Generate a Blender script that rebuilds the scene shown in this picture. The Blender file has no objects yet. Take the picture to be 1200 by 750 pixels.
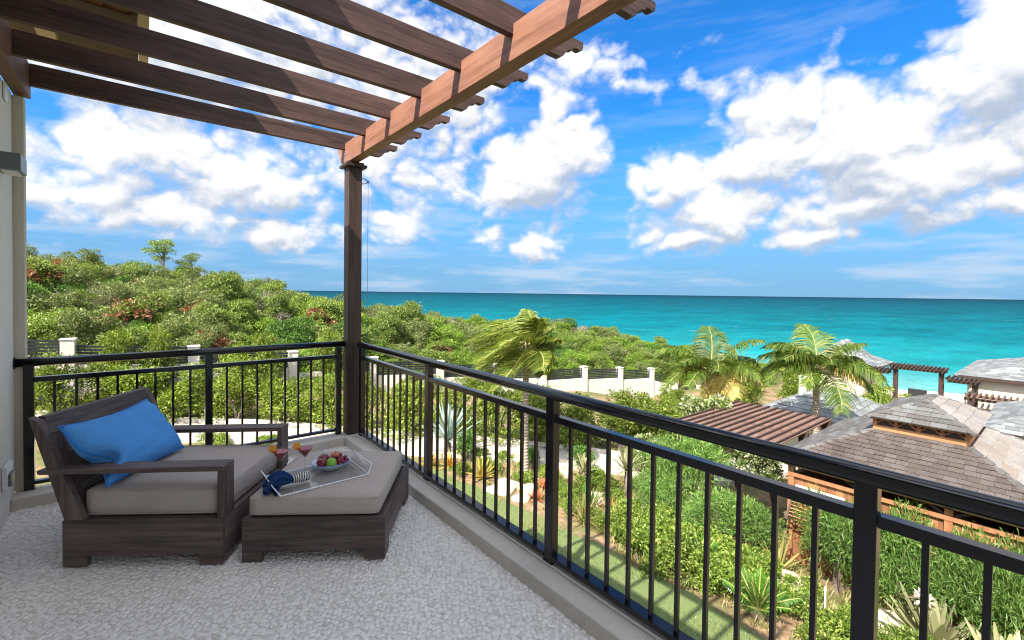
import bpy, math, random
import numpy as np
from mathutils import Vector, Matrix

random.seed(7)
rng = np.random.default_rng(11)
R = math.radians
S = bpy.context.scene
COL = S.collection

# ------------------------------------------------------------------ camera
cam_d = bpy.data.cameras.new("camera")
cam = bpy.data.objects.new("camera", cam_d)
COL.objects.link(cam)
S.camera = cam
cam_d.sensor_width = 36.0
cam_d.lens = 36.0 * 535.82 / 1200.0
cam_d.shift_y = -21.15 / 1200.0
cam_d.clip_start = 0.05
cam_d.clip_end = 90000.0
YAW, PITCH, ROLL = 0.6799, 0.0194, 0.0125
F = Vector((math.sin(YAW) * math.cos(PITCH), math.cos(YAW) * math.cos(PITCH), -math.sin(PITCH)))
RT = Vector((math.cos(YAW), -math.sin(YAW), 0.0))
UP = RT.cross(F)
R2 = RT * math.cos(ROLL) + UP * math.sin(ROLL)
U2 = UP * math.cos(ROLL) - RT * math.sin(ROLL)
EYE = Vector((0.0, 0.0, 1.592))
cam.matrix_world = Matrix(((R2.x, U2.x, -F.x, EYE.x), (R2.y, U2.y, -F.y, EYE.y),
                           (R2.z, U2.z, -F.z, EYE.z), (0, 0, 0, 1)))

# ------------------------------------------------------------------ view, sun, sky
S.view_settings.view_transform = 'Standard'
S.view_settings.look = 'None'
S.view_settings.gamma = 1.0
S.view_settings.use_curve_mapping = False
S.view_settings.exposure = 2.52
S.cycles.max_bounces = 8
S.cycles.diffuse_bounces = 4
S.cycles.transparent_max_bounces = 16
S.cycles.use_denoising = True
S.cycles.pixel_filter_type = 'BLACKMAN_HARRIS'
S.cycles.filter_width = 1.1

TO_SUN = Vector((-1.0, -0.32, 1.135)).normalized()
SUN_EL = math.asin(TO_SUN.z)
SUN_AZ = math.atan2(TO_SUN.x, TO_SUN.y)
sun_d = bpy.data.lights.new("sun", 'SUN')
sun_d.energy = 2.3
sun_d.angle = R(0.5)
sun_d.color = (1.0, 0.94, 0.85)
sun = bpy.data.objects.new("sun", sun_d)
COL.objects.link(sun)
sun.rotation_euler = TO_SUN.to_track_quat('Z', 'Y').to_euler()

world = bpy.data.worlds.new("World")
S.world = world
world.use_nodes = True
WN, WL = world.node_tree.nodes, world.node_tree.links
WN.clear()
world.cycles.sampling_method = 'MANUAL'
world.cycles.sample_map_resolution = 256


class NG:
    """small helper that writes shader nodes"""
    def __init__(self, tree):
        self.t, self.n, self.l = tree, tree.nodes, tree.links

    def node(self, typ, **kw):
        n = self.n.new(typ)
        for k, v in kw.items():
            setattr(n, k, v)
        return n

    def put(self, sock, v):
        if v is None:
            return
        if hasattr(v, 'is_output') or isinstance(v, bpy.types.NodeSocket):
            self.l.new(v, sock)
        else:
            sock.default_value = v

    def math(self, op, a, b=None, c=None, clamp=False):
        n = self.node('ShaderNodeMath', operation=op, use_clamp=clamp)
        self.put(n.inputs[0], a)
        self.put(n.inputs[1], b)
        self.put(n.inputs[2], c)
        return n.outputs[0]

    def vmath(self, op, a, b=None, out=0):
        n = self.node('ShaderNodeVectorMath', operation=op)
        self.put(n.inputs[0], a)
        if b is not None:
            if op == 'SCALE':
                self.put(n.inputs['Scale'], b)
            else:
                self.put(n.inputs[1], b)
        return n.outputs['Value'] if out == 'v' else n.outputs[0]

    def comb(self, x, y, z):
        n = self.node('ShaderNodeCombineXYZ')
        for i, v in enumerate((x, y, z)):
            self.put(n.inputs[i], v)
        return n.outputs[0]

    def noise(self, vec, scale, detail=4, rough=0.55, dist=0.0, lac=2.0):
        n = self.node('ShaderNodeTexNoise')
        self.put(n.inputs['Vector'], vec)
        n.inputs['Scale'].default_value = scale
        n.inputs['Detail'].default_value = detail
        n.inputs['Roughness'].default_value = rough
        n.inputs['Distortion'].default_value = dist
        n.inputs['Lacunarity'].default_value = lac
        return n.outputs['Fac']

    def maprange(self, v, a, b, c=0.0, d=1.0, smooth=False):
        n = self.node('ShaderNodeMapRange')
        n.interpolation_type = 'SMOOTHSTEP' if smooth else 'LINEAR'
        self.put(n.inputs[0], v)
        for i, q in enumerate((a, b, c, d)):
            self.put(n.inputs[1 + i], q)
        return n.outputs[0]

    def mix(self, f, a, b):
        n = self.node('ShaderNodeMix', data_type='RGBA')
        self.put(n.inputs[0], f)
        self.put(n.inputs[6], a)
        self.put(n.inputs[7], b)
        return n.outputs[2]

    def ramp(self, f, stops):
        n = self.node('ShaderNodeValToRGB')
        e = n.color_ramp.elements
        while len(e) > 1:
            e.remove(e[-1])
        for i, (p, c) in enumerate(stops):
            q = e[0] if i == 0 else e.new(p)
            q.position = p
            q.color = (*c, 1) if len(c) == 3 else c
        self.put(n.inputs[0], f)
        return n.outputs[0]


def c4(c):
    return (c[0], c[1], c[2], 1.0)


# cloud banks of this sky: azimuth, elevation, half-width, half-height, weight (radians)
CLOUDS = [
    (0.01, 0.235, 0.13, 0.060, 1.1), (0.12, 0.200, 0.10, 0.060, 1.1), (0.21, 0.190, 0.07, 0.045, 1.0),
    (-0.08, 0.150, 0.14, 0.045, .85), (0.22, 0.110, 0.11, 0.026, .8), (0.06, 0.120, 0.14, 0.035, .8),
    (0.05, 0.43, 0.40, 0.14, 1.0), (0.45, 0.42, 0.18, 0.13, .95), (0.38, 0.28, 0.22, 0.08, .62),
    (0.52, 0.23, 0.09, 0.05, .5), (0.42, 0.13, 0.07, 0.035, .75),
    (0.72, 0.262, 0.110, 0.080, 1.35), (0.80, 0.305, 0.085, 0.065, 1.3), (0.765, 0.375, 0.045, 0.050, 1.2),
    (0.67, 0.205, 0.09, 0.05, 1.1), (0.735, 0.108, 0.045, 0.035, .9), (0.62, 0.12, 0.05, 0.02, .75),
    (0.86, 0.45, 0.12, 0.03, .48), (0.98, 0.41, 0.07, 0.015, .45),
    (1.03, 0.225, 0.085, 0.065, 1.2), (1.10, 0.170, 0.13, 0.055, 1.15), (1.05, 0.115, 0.10, 0.024, .95),
    (1.22, 0.335, 0.11, 0.060, 1.0), (1.20, 0.265, 0.09, 0.05, 1.2), (1.32, 0.270, 0.13, 0.065, 1.3),
    (1.40, 0.205, 0.20, 0.065, 1.25), (1.53, 0.345, 0.13, 0.080, 1.3), (1.56, 0.25, 0.14, 0.06, 1.25),
    (1.33, 0.145, 0.13, 0.030, 1.05), (1.50, 0.140, 0.12, 0.028, 1.0), (1.26, 0.108, 0.07, 0.016, .8),
]


def cloud_group():
    g = bpy.data.node_groups.new("cloud_density", 'ShaderNodeTree')
    g.interface.new_socket("Vector", in_out='INPUT', socket_type='NodeSocketVector')
    g.interface.new_socket("Density", in_out='OUTPUT', socket_type='NodeSocketFloat')
    g.interface.new_socket("Body", in_out='OUTPUT', socket_type='NodeSocketFloat')
    q = NG(g)
    gi = q.node('NodeGroupInput')
    go = q.node('NodeGroupOutput')
    d = gi.outputs[0]
    sep = q.node('ShaderNodeSeparateXYZ')
    q.put(sep.inputs[0], d)
    az = q.math('ARCTAN2', sep.outputs[0], sep.outputs[1])
    el = q.math('ARCSINE', sep.outputs[2])
    # warp, so that the banks have uneven outlines
    w = q.node('ShaderNodeTexNoise')
    q.put(w.inputs['Vector'], d)
    w.inputs['Scale'].default_value = 8.0
    w.inputs['Detail'].default_value = 2.0
    wv = q.vmath('SUBTRACT', w.outputs['Color'], (0.5, 0.5, 0.5))
    wv = q.vmath('MULTIPLY', wv, (0.12, 0.07, 0.0))
    ae = q.vmath('ADD', q.comb(az, el, 0.0), wv)
    acc = None
    for (a, e, ra, re, wt) in CLOUDS:
        t = q.vmath('SUBTRACT', ae, (a, e, 0.0))
        t = q.vmath('MULTIPLY', t, (1 / (1.34 * ra), 1 / (1.34 * re), 0.0))
        ln = q.vmath('LENGTH', t, out='v')
        v = q.math('MULTIPLY_ADD', ln, -wt, wt)
        acc = v if acc is None else q.math('SMOOTH_MAX', acc, v, 0.3)
    # banks elsewhere in the sky, cover thickened out of view for fill light
    stretch = q.vmath('MULTIPLY', d, (1.0, 1.0, 1.25))
    gen = q.noise(stretch, 2.3, 2, 0.5)
    gen = q.maprange(gen, 0.38, 0.60, -0.3, 1.2)
    side = q.maprange(q.math('ABSOLUTE', q.math('SUBTRACT', az, 0.72)), 1.0, 1.25, 1.0, 0.0, True)
    low = q.maprange(sep.outputs[2], 0.50, 0.62, 1.0, 0.0, True)
    gen = q.math('MULTIPLY_ADD', q.math('MULTIPLY', side, low), -2.0, gen)
    acc = q.math('MAXIMUM', q.math('MAXIMUM', acc, gen), -0.6)
    soft = q.noise(stretch, 7.0, 2, 0.5)
    body = q.math('MULTIPLY_ADD', q.math('SUBTRACT', soft, 0.5), 1.1, q.math('ADD', acc, 0.04))
    # rounded billows: folded noise at two sizes, and a torn fine edge
    b1 = q.math('ABSOLUTE', q.math('MULTIPLY_ADD', q.noise(stretch, 13.0, 1, 0.5), 2.0, -1.0))
    b2 = q.math('ABSOLUTE', q.math('MULTIPLY_ADD', q.noise(stretch, 30.0, 3, 0.55), 2.0, -1.0))
    ed = q.noise(stretch, 26.0, 5, 0.6)
    dens = q.math('MULTIPLY_ADD', q.math('SUBTRACT', b1, 0.18), 1.1, body)
    dens = q.math('MULTIPLY_ADD', q.math('SUBTRACT', b2, 0.18), 0.55, dens)
    dens = q.math('MULTIPLY_ADD', q.math('SUBTRACT', ed, 0.5), 0.42, dens)
    q.put(go.inputs[0], dens)
    q.put(go.inputs[1], body)
    return g


def build_sky():
    q = NG(world.node_tree)
    tc = q.node('ShaderNodeTexCoord')
    d = q.vmath('NORMALIZE', tc.outputs['Generated'])
    sky = q.node('ShaderNodeTexSky', sky_type='NISHITA')
    sky.sun_disc = False
    sky.sun_elevation = SUN_EL
    sky.sun_rotation = SUN_AZ
    sky.altitude = 10.0
    sky.air_density = 1.0
    sky.dust_density = 0.3
    sky.ozone_density = 2.0
    base = q.vmath('MULTIPLY', sky.outputs[0], SKY_TINT)
    g = cloud_group()

    def dens(v):
        n = q.node('ShaderNodeGroup')
        n.node_tree = g
        q.put(n.inputs[0], v)
        return n.outputs
    d0, b0 = dens(d)
    up = Vector((TO_SUN.x * 0.45 - 0.25, TO_SUN.y * 0.45 - 0.2, 1.0)).normalized()
    d1 = dens(q.vmath('NORMALIZE', q.vmath('ADD', d, tuple(up * 0.014))))[0]
    b2 = dens(q.vmath('NORMALIZE', q.vmath('ADD', d, tuple(up * 0.07))))[1]
    alpha = q.maprange(d0, -0.06, 0.62, 0.0, 1.0, True)
    small = q.math('MULTIPLY', q.math('SUBTRACT', d0, d1), 0.85)
    big = q.math('MULTIPLY', q.math('SUBTRACT', b0, b2), 0.62)
    lit = q.math('ADD', q.math('ADD', small, big), 0.57)
    lit = q.maprange(lit, 0.0, 1.0, 0.0, 1.0, True)
    # forward scatter brightens clouds near the sun, boosted to fill the shaded balcony
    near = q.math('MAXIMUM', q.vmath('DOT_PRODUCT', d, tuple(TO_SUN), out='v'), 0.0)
    fill_glow = q.math('MULTIPLY_ADD', q.math('POWER', near, 2.0), 3.6, 1.0)
    K = CLOUD_K
    ccol = q.mix(lit, c4((0.40 * K, 0.47 * K, 0.59 * K)), c4((0.90 * K, 0.89 * K, 0.875 * K)))
    ccol = q.vmath('SCALE', ccol, fill_glow)
    sep = q.node('ShaderNodeSeparateXYZ')
    q.put(sep.inputs[0], d)
    veil = q.maprange(sep.outputs[2], 0.0, 0.38, 0.9, 0.0, True)
    base = q.mix(veil, base, c4((0.20 * K, 0.37 * K, 0.60 * K)))
    streak = q.noise(q.vmath('MULTIPLY', d, (1.0, 1.0, 7.0)), 5.0, 4, 0.55)
    streak = q.math('MULTIPLY', q.maprange(streak, 0.44, 0.70, 0.0, 0.7, True),
                    q.maprange(sep.outputs[2], 0.03, 0.25, 1.0, 0.25))
    base = q.mix(streak, base, c4((0.52 * K, 0.62 * K, 0.76 * K)))
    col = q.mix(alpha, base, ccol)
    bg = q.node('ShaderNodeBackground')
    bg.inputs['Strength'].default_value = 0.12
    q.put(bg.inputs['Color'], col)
    out = q.node('ShaderNodeOutputWorld')
    WL.new(bg.outputs[0], out.inputs['Surface'])


SKY_TINT = (0.040, 0.208, 0.37)
CLOUD_K = 1.82
build_sky()


# ------------------------------------------------------------------ materials
def mat(name):
    m = bpy.data.materials.new(name)
    m.use_nodes = True
    m.node_tree.nodes.clear()
    q = NG(m.node_tree)
    out = q.node('ShaderNodeOutputMaterial')
    return m, q, out


def principled(q, out, color=None, rough=0.6, metal=0.0, bump=None, bstr=0.3, bdist=0.01, spec=0.5, **kw):
    p = q.node('ShaderNodeBsdfPrincipled')
    q.put(p.inputs['Base Color'], c4(color) if isinstance(color, tuple) and len(color) == 3 else color)
    q.put(p.inputs['Roughness'], rough)
    p.inputs['Metallic'].default_value = metal
    p.inputs['Specular IOR Level'].default_value = spec
    for k, v in kw.items():
        p.inputs[k.replace('_', ' ')].default_value = v
    if bump is not None:
        b = q.node('ShaderNodeBump')
        b.inputs['Strength'].default_value = bstr
        b.inputs['Distance'].default_value = bdist
        q.put(b.inputs['Height'], bump)
        q.l.new(b.outputs[0], p.inputs['Normal'])
    if out is not None:
        q.l.new(p.outputs[0], out.inputs['Surface'])
    return p


def objco(q):
    return q.node('ShaderNodeTexCoord').outputs['Object']


def island(q):
    return q.node('ShaderNodeNewGeometry').outputs['Random Per Island']


def orand(q):
    return q.node('ShaderNodeObjectInfo').outputs['Random']


def wood(name, dark, light, axis, rough=0.55, scale=1.0, var=0.25, bstr=0.35, spec=0.35):
    m, q, o = mat(name)
    st = {'x': (0.06, 1, 1), 'y': (1, 0.06, 1), 'z': (1, 1, 0.06)}[axis]
    v = q.vmath('MULTIPLY', objco(q), st)
    v = q.vmath('ADD', v, q.comb(q.math('MULTIPLY', orand(q), 7.0), q.math('MULTIPLY', orand(q), 3.0), 0.0))
    n1 = q.noise(v, 70 * scale, 6, 0.65, 0.4)
    n2 = q.noise(v, 9 * scale, 4, 0.6, 0.8)
    n3 = q.noise(objco(q), 3.0, 3, 0.6)
    f = q.math('ADD', q.math('MULTIPLY', n1, 0.55), q.math('MULTIPLY', n2, 0.55))
    f = q.maprange(f, 0.36, 0.74)
    col = q.mix(f, c4(dark), c4(light))
    val = q.math('ADD', q.math('MULTIPLY_ADD', orand(q), var, 1.0 - var / 2), q.math('MULTIPLY_ADD', n3, 0.5, -0.25))
    col = q.vmath('SCALE', col, val)
    principled(q, o, col, rough, bump=n1, bstr=bstr, bdist=0.003, spec=spec)
    return m


def plain(name, color, rough=0.6, nscale=20.0, amount=0.18, bstr=0.15, bdist=0.004, metal=0.0, spec=0.5):
    m, q, o = mat(name)
    n = q.noise(objco(q), nscale, 6, 0.6)
    n2 = q.noise(objco(q), nscale * 0.08, 4, 0.6)
    f = q.math('ADD', q.math('MULTIPLY_ADD', n, amount, 1 - amount / 2), q.math('MULTIPLY_ADD', n2, amount, -amount / 2))
    col = q.vmath('SCALE', color, f)
    principled(q, o, col, rough, metal=metal, bump=n, bstr=bstr, bdist=bdist, spec=spec)
    return m


def leafmat(name, a, b, c=None, trans=0.35, rough=0.45, objvar=0.35, spec=0.3):
    m, q, o = mat(name)
    r = island(q)
    stops = [(0.0, a), (0.75, b)] + ([(0.97, c)] if c else [])
    col = q.ramp(r, stops)
    tint = q.math('MULTIPLY_ADD', orand(q), objvar, 1.0 - objvar / 2)
    n = q.noise(q.node('ShaderNodeNewGeometry').outputs['Position'], 0.45, 3, 0.6)
    tint = q.math('MULTIPLY', tint, q.maprange(n, 0.3, 0.7, 0.75, 1.25))
    col = q.vmath('SCALE', col, tint)
    p = principled(q, None, col, rough, spec=spec)
    t = q.node('ShaderNodeBsdfTranslucent')
    q.put(t.inputs['Color'], q.vmath('MULTIPLY', col, (1.15, 1.1, 0.55)))
    mx = q.node('ShaderNodeMixShader')
    mx.inputs[0].default_value = trans
    q.l.new(p.outputs[0], mx.inputs[1])
    q.l.new(t.outputs[0], mx.inputs[2])
    q.l.new(mx.outputs[0], o.inputs['Surface'])
    return m


M = {}
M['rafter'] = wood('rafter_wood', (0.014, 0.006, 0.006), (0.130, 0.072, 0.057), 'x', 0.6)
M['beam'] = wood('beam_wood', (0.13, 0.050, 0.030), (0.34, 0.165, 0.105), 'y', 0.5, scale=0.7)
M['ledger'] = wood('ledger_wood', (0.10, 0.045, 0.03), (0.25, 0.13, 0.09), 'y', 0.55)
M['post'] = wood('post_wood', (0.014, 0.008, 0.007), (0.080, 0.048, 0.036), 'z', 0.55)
M['teak_x'] = wood('stained_teak', (0.020, 0.012, 0.010), (0.190, 0.142, 0.124), 'x', 0.6, scale=0.6, var=0.15, bstr=0.5)
M['teak_y'] = wood('stained_teak_across', (0.022, 0.013, 0.011), (0.205, 0.155, 0.136), 'y', 0.6, scale=0.6, var=0.15, bstr=0.5)
M['teak_z'] = wood('stained_teak_upright', (0.021, 0.012, 0.010), (0.198, 0.148, 0.130), 'z', 0.6, scale=0.6, var=0.15, bstr=0.5)
M['cedar'] = wood('cedar_boards', (0.15, 0.058, 0.026), (0.36, 0.165, 0.078), 'z', 0.6, scale=0.5, var=0.6)
M['cedar_y'] = wood('cedar_trim', (0.25, 0.10, 0.04), (0.52, 0.26, 0.12), 'y', 0.6, scale=0.5, var=0.2)
M['slat'] = wood('brown_slats', (0.11, 0.062, 0.045), (0.19, 0.115, 0.085), 'y', 0.65, scale=0.4, var=0.35)
M['darkbar'] = wood('dark_bar_wood', (0.02, 0.012, 0.01), (0.07, 0.04, 0.03), 'x', 0.6, scale=0.4)
M['black'] = plain('black_painted_metal', (0.008, 0.008, 0.009), 0.16, 60, 0.2, 0.03, 0.001)
M['fence_dark'] = plain('dark_fence_paint', (0.02, 0.021, 0.023), 0.5, 15, 0.3)
M['plaster'] = plain('cream_plaster', (0.72, 0.645, 0.545), 0.85, 90, 0.10, 0.35, 0.003)
M['white_wall'] = plain('off_white_render', (0.62, 0.58, 0.50), 0.9, 12, 0.22, 0.2)
M['villa_wall'] = plain('villa_cream_render', (0.54, 0.485, 0.38), 0.9, 12, 0.12, 0.2)
M['curb'] = plain('cast_stone', (0.52, 0.475, 0.41), 0.85, 70, 0.35, 0.5, 0.004)
M['soffit'] = plain('soffit_trim', (0.42, 0.33, 0.22), 0.7, 30, 0.15)
M['soffit_wood'] = wood('soffit_boards', (0.10, 0.04, 0.02), (0.30, 0.15, 0.07), 'y', 0.5, scale=0.6)
M['white_plastic'] = plain('white_plastic', (0.72, 0.72, 0.70), 0.35, 50, 0.04, 0.0)
M['grey_metal'] = plain('brushed_grey_metal', (0.16, 0.165, 0.17), 0.38, 120, 0.15, 0.05, 0.001, metal=0.7)
M['steel'] = plain('bracket_steel', (0.25, 0.25, 0.25), 0.35, 50, 0.1, 0.0, metal=0.9)
M['mortar'] = plain('pale_mortar', (0.66, 0.62, 0.57), 0.9, 150, 0.3, 0.5, 0.003)
M['piping'] = plain('blue_piping', (0.035, 0.19, 0.54), 0.8, 400, 0.1, 0.2, 0.001, spec=0.15)
M['napkin'] = plain('navy_linen', (0.012, 0.035, 0.11), 0.9, 300, 0.2, 0.3, 0.002, spec=0.15)
M['ground'] = None


def fabric(name, color, crease=0.5):
    m, q, o = mat(name)
    c = objco(q)
    weave = q.noise(c, 420.0, 2, 0.5)
    fold = q.noise(q.vmath('MULTIPLY', c, (1.0, 0.45, 1.6)), 9.0, 4, 0.55, 1.2)
    fade = q.noise(c, 3.0, 3, 0.5)
    col = q.vmath('SCALE', color, q.math('ADD', q.maprange(weave, 0.3, 0.7, 0.92, 1.06), q.maprange(fade, 0.3, 0.7, -0.06, 0.06)))
    h = q.math('MULTIPLY_ADD', fold, 6.0 * crease, q.math('MULTIPLY', weave, 0.25))
    principled(q, o, col, 0.9, bump=h, bstr=0.5, bdist=0.004, spec=0.12)
    return m


M['cushion'] = fabric('taupe_canvas', (0.43, 0.37, 0.322), 0.7)
M['pillow'] = fabric('blue_canvas', (0.085, 0.295, 0.66), 1.0)


def ground_mat():
    m, q, o = mat('garden_soil')
    c = objco(q)
    n = q.noise(c, 0.6, 5, 0.6)
    n2 = q.noise(c, 9.0, 6, 0.65)
    col = q.mix(q.maprange(n2, 0.35, 0.7), c4((0.19, 0.115, 0.065)), c4((0.36, 0.255, 0.165)))
    green = q.mix(n2, c4((0.05, 0.075, 0.02)), c4((0.13, 0.15, 0.045)))
    col = q.mix(q.maprange(n, 0.42, 0.58, 0.0, 0.8), col, green)
    principled(q, o, col, 0.95, bump=n2, bstr=0.8, bdist=0.05, spec=0.1)
    return m


M['ground'] = ground_mat()


def lawn_mat():
    m, q, o = mat('lawn_turf')
    c = objco(q)
    n = q.noise(c, 1.3, 4, 0.6)
    n2 = q.noise(c, 45.0, 5, 0.7)
    col = q.mix(n2, c4((0.085, 0.125, 0.04)), c4((0.20, 0.245, 0.10)))
    col = q.mix(q.maprange(n, 0.5, 0.7, 0.0, 0.45), col, c4((0.20, 0.17, 0.07)))
    principled(q, o, col, 0.95, bump=n2, bstr=1.0, bdist=0.03, spec=0.1)
    return m


M['lawn'] = lawn_mat()
M['road'] = plain('pale_concrete', (0.40, 0.355, 0.30), 0.9, 25, 0.25, 0.3)
M['sand'] = plain('beach_sand', (0.72, 0.60, 0.44), 0.95, 6, 0.12, 0.4, 0.05)
M['rock'] = plain('pale_limestone', (0.52, 0.42, 0.31), 0.95, 7, 0.5, 0.9, 0.05)


def sea_mat():
    m, q, o = mat('turquoise_sea')
    c = objco(q)
    sep = q.node('ShaderNodeSeparateXYZ')
    q.put(sep.inputs[0], c)
    ln = q.vmath('LENGTH', q.vmath('MULTIPLY', c, (1, 1, 0)), out='v')
    lg = q.math('LOGARITHM', q.math('MAXIMUM', ln, 1.0), 10.0)
    nw = q.noise(q.vmath('MULTIPLY', c, (1.0, 1.0, 0)), 0.006, 4, 0.6)
    lg = q.math('ADD', lg, q.math('MULTIPLY_ADD', nw, 0.36, -0.18))
    f = q.maprange(lg, 1.95, 3.9)
    col = q.ramp(f, [(0.0, (0.09, 0.26, 0.255)), (0.07, (0.008, 0.172, 0.186)), (0.22, (0.001, 0.100, 0.124)),
                     (0.45, (0.001, 0.060, 0.084)), (0.75, (0.001, 0.037, 0.060)), (1.0, (0.001, 0.024, 0.044))])
    patch = q.noise(q.vmath('MULTIPLY', c, (0.6, 1.0, 0)), 0.03, 5, 0.65)
    col = q.vmath('SCALE', col, q.math('MULTIPLY', q.maprange(patch, 0.3, 0.7, 0.72, 1.25), q.maprange(q.noise(q.vmath('MULTIPLY', c, (0.35, 1.0, 0)), 0.16, 5, 0.7), 0.3, 0.7, 0.8, 1.18)))
    w1 = q.noise(q.vmath('MULTIPLY', c, (1.0, 0.6, 0)), 0.55, 6, 0.65)
    w2 = q.noise(q.vmath('MULTIPLY', c, (1.0, 0.5, 0)), 0.09, 4, 0.6)
    h = q.math('ADD', w1, q.math('MULTIPLY', w2, 2.5))
    foam = q.maprange(q.math('ADD', q.noise(q.vmath('MULTIPLY', c, (1.0, 0.35, 0)), 0.22, 4, 0.6), q.math('MULTIPLY', w2, 0.6)), 1.02, 1.10, 0.0, 0.28)
    col = q.mix(foam, col, c4((0.75, 0.85, 0.85)))
    b = q.node('ShaderNodeBump')
    b.inputs['Strength'].default_value = 1.0
    b.inputs['Distance'].default_value = 0.5
    q.put(b.inputs['Height'], h)
    df = q.node('ShaderNodeBsdfDiffuse')
    q.put(df.inputs['Color'], col)
    q.l.new(b.outputs[0], df.inputs['Normal'])
    gl = q.node('ShaderNodeBsdfGlossy')
    gl.inputs['Roughness'].default_value = 0.25
    q.l.new(b.outputs[0], gl.inputs['Normal'])
    mx = q.node('ShaderNodeMixShader')
    mx.inputs[0].default_value = 0.04
    q.l.new(df.outputs[0], mx.inputs[1])
    q.l.new(gl.outputs[0], mx.inputs[2])
    q.l.new(mx.outputs[0], o.inputs['Surface'])
    return m


M['sea'] = sea_mat()


def pebble_mat():
    m, q, o = mat('pale_pebbles')
    r = q.math('FRACT', q.math('ADD', island(q), orand(q)))
    col = q.ramp(r, [(0.0, (0.72, 0.685, 0.63)), (0.5, (0.78, 0.745, 0.69)), (0.85, (0.83, 0.80, 0.75)), (0.985, (0.62, 0.57, 0.50))])
    n = q.noise(q.node('ShaderNodeNewGeometry').outputs['Position'], 120.0, 4, 0.6)
    col = q.vmath('SCALE', col, q.maprange(n, 0.3, 0.7, 0.9, 1.08))
    principled(q, o, col, 0.38, bump=n, bstr=0.08, bdist=0.001, spec=0.45)
    return m


M['pebble'] = pebble_mat()


def shingle_mat(name, a, b, c, streak=0.25):
    m, q, o = mat(name)
    r = q.math('FRACT', q.math('ADD', island(q), orand(q)))
    col = q.ramp(r, [(0.0, a), (0.6, b), (0.95, c)])
    co = q.node('ShaderNodeNewGeometry').outputs['Position']
    n = q.noise(co, 30.0, 5, 0.65)
    n2 = q.noise(co, 1.1, 3, 0.6)
    col = q.vmath('SCALE', col, q.math('MULTIPLY', q.maprange(n, 0.3, 0.7, 1 - streak, 1 + streak), q.maprange(n2, 0.3, 0.7, 0.85, 1.15)))
    principled(q, o, col, 0.8, bump=n, bstr=0.5, bdist=0.01, spec=0.3)
    return m


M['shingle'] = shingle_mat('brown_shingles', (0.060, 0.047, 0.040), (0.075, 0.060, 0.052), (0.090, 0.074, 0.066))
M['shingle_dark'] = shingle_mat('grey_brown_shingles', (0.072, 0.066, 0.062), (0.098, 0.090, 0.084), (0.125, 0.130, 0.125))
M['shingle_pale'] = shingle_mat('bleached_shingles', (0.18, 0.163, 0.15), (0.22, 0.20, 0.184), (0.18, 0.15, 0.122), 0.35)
M['shingle_grey'] = shingle_mat('grey_roof_shingles', (0.105, 0.112, 0.112), (0.145, 0.153, 0.151), (0.20, 0.21, 0.207))
M['under'] = plain('roof_underlay', (0.05, 0.042, 0.038), 0.9, 10, 0.2)

# leaves
M['leaf_hedge'] = leafmat('hedge_leaves', (0.0806, 0.135, 0.0154), (0.205, 0.275, 0.0385), (0.366, 0.41, 0.0898), 0.4)
M['leaf_hill'] = leafmat('thicket_leaves', (0.0959, 0.164, 0.0307), (0.218, 0.298, 0.0616), (0.348, 0.385, 0.114), 0.3, objvar=0.28)
M['leaf_hill2'] = leafmat('bright_thicket_leaves', (0.093, 0.178, 0.0185), (0.2, 0.317, 0.0386), (0.329, 0.403, 0.0774), 0.35, objvar=0.28)
M['leaf_dark'] = leafmat('dark_leaves', (0.0333, 0.0926, 0.0148), (0.102, 0.213, 0.0333), (0.204, 0.315, 0.0555), 0.3)
M['leaf_olive'] = leafmat('olive_leaves', (0.0946, 0.136, 0.038), (0.19, 0.234, 0.076), (0.31, 0.315, 0.142), 0.3, objvar=0.28)
M['leaf_twig'] = leafmat('grey_twigs', (0.16, 0.13, 0.10), (0.30, 0.26, 0.21), None, 0.1)
M['leaf_brown'] = leafmat('russet_leaves', (0.144, 0.054, 0.03), (0.3, 0.114, 0.066), (0.432, 0.216, 0.132), 0.25)
M['leaf_fine'] = leafmat('feathery_leaves', (0.0585, 0.137, 0.0234), (0.15, 0.26, 0.052), (0.26, 0.351, 0.104), 0.35)
M['leaf_cover'] = leafmat('ground_cover_leaves', (0.0798, 0.148, 0.0178), (0.21, 0.296, 0.0475), (0.419, 0.475, 0.119), 0.35)
M['leaf_climber'] = leafmat('climber_leaves', (0.08, 0.13, 0.03), (0.20, 0.26, 0.07), (0.62, 0.55, 0.50), 0.35)  # green leaves with a few pale flower-coloured ones
M['palm'] = leafmat('palm_leaflets', (0.0722, 0.117, 0.0142), (0.193, 0.229, 0.0355), (0.385, 0.345, 0.0913), 0.4, rough=0.5, spec=0.25)
M['palm_green'] = leafmat('green_palm_leaflets', (0.0408, 0.0936, 0.0107), (0.127, 0.178, 0.0266), (0.272, 0.266, 0.0622), 0.4, rough=0.5, spec=0.25)
M['palm_dry'] = leafmat('dry_palm_leaflets', (0.33, 0.24, 0.07), (0.55, 0.44, 0.15), (0.62, 0.52, 0.24), 0.3)
M['agave'] = leafmat('silver_blue_leaves', (0.20, 0.28, 0.24), (0.34, 0.43, 0.37), None, 0.1)
M['brom'] = leafmat('orange_yellow_leaves', (0.34, 0.13, 0.03), (0.52, 0.34, 0.06), (0.42, 0.07, 0.03), 0.25)
M['brom_y'] = leafmat('yellow_leaves', (0.30, 0.26, 0.04), (0.55, 0.42, 0.08), (0.50, 0.22, 0.04), 0.25)
M['brom_red'] = leafmat('red_leaves', (0.28, 0.05, 0.03), (0.42, 0.13, 0.05), None, 0.25)
M['cycad'] = leafmat('cycad_leaves', (0.036, 0.12, 0.012), (0.096, 0.228, 0.024), None, 0.25, rough=0.3, spec=0.5)
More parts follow.
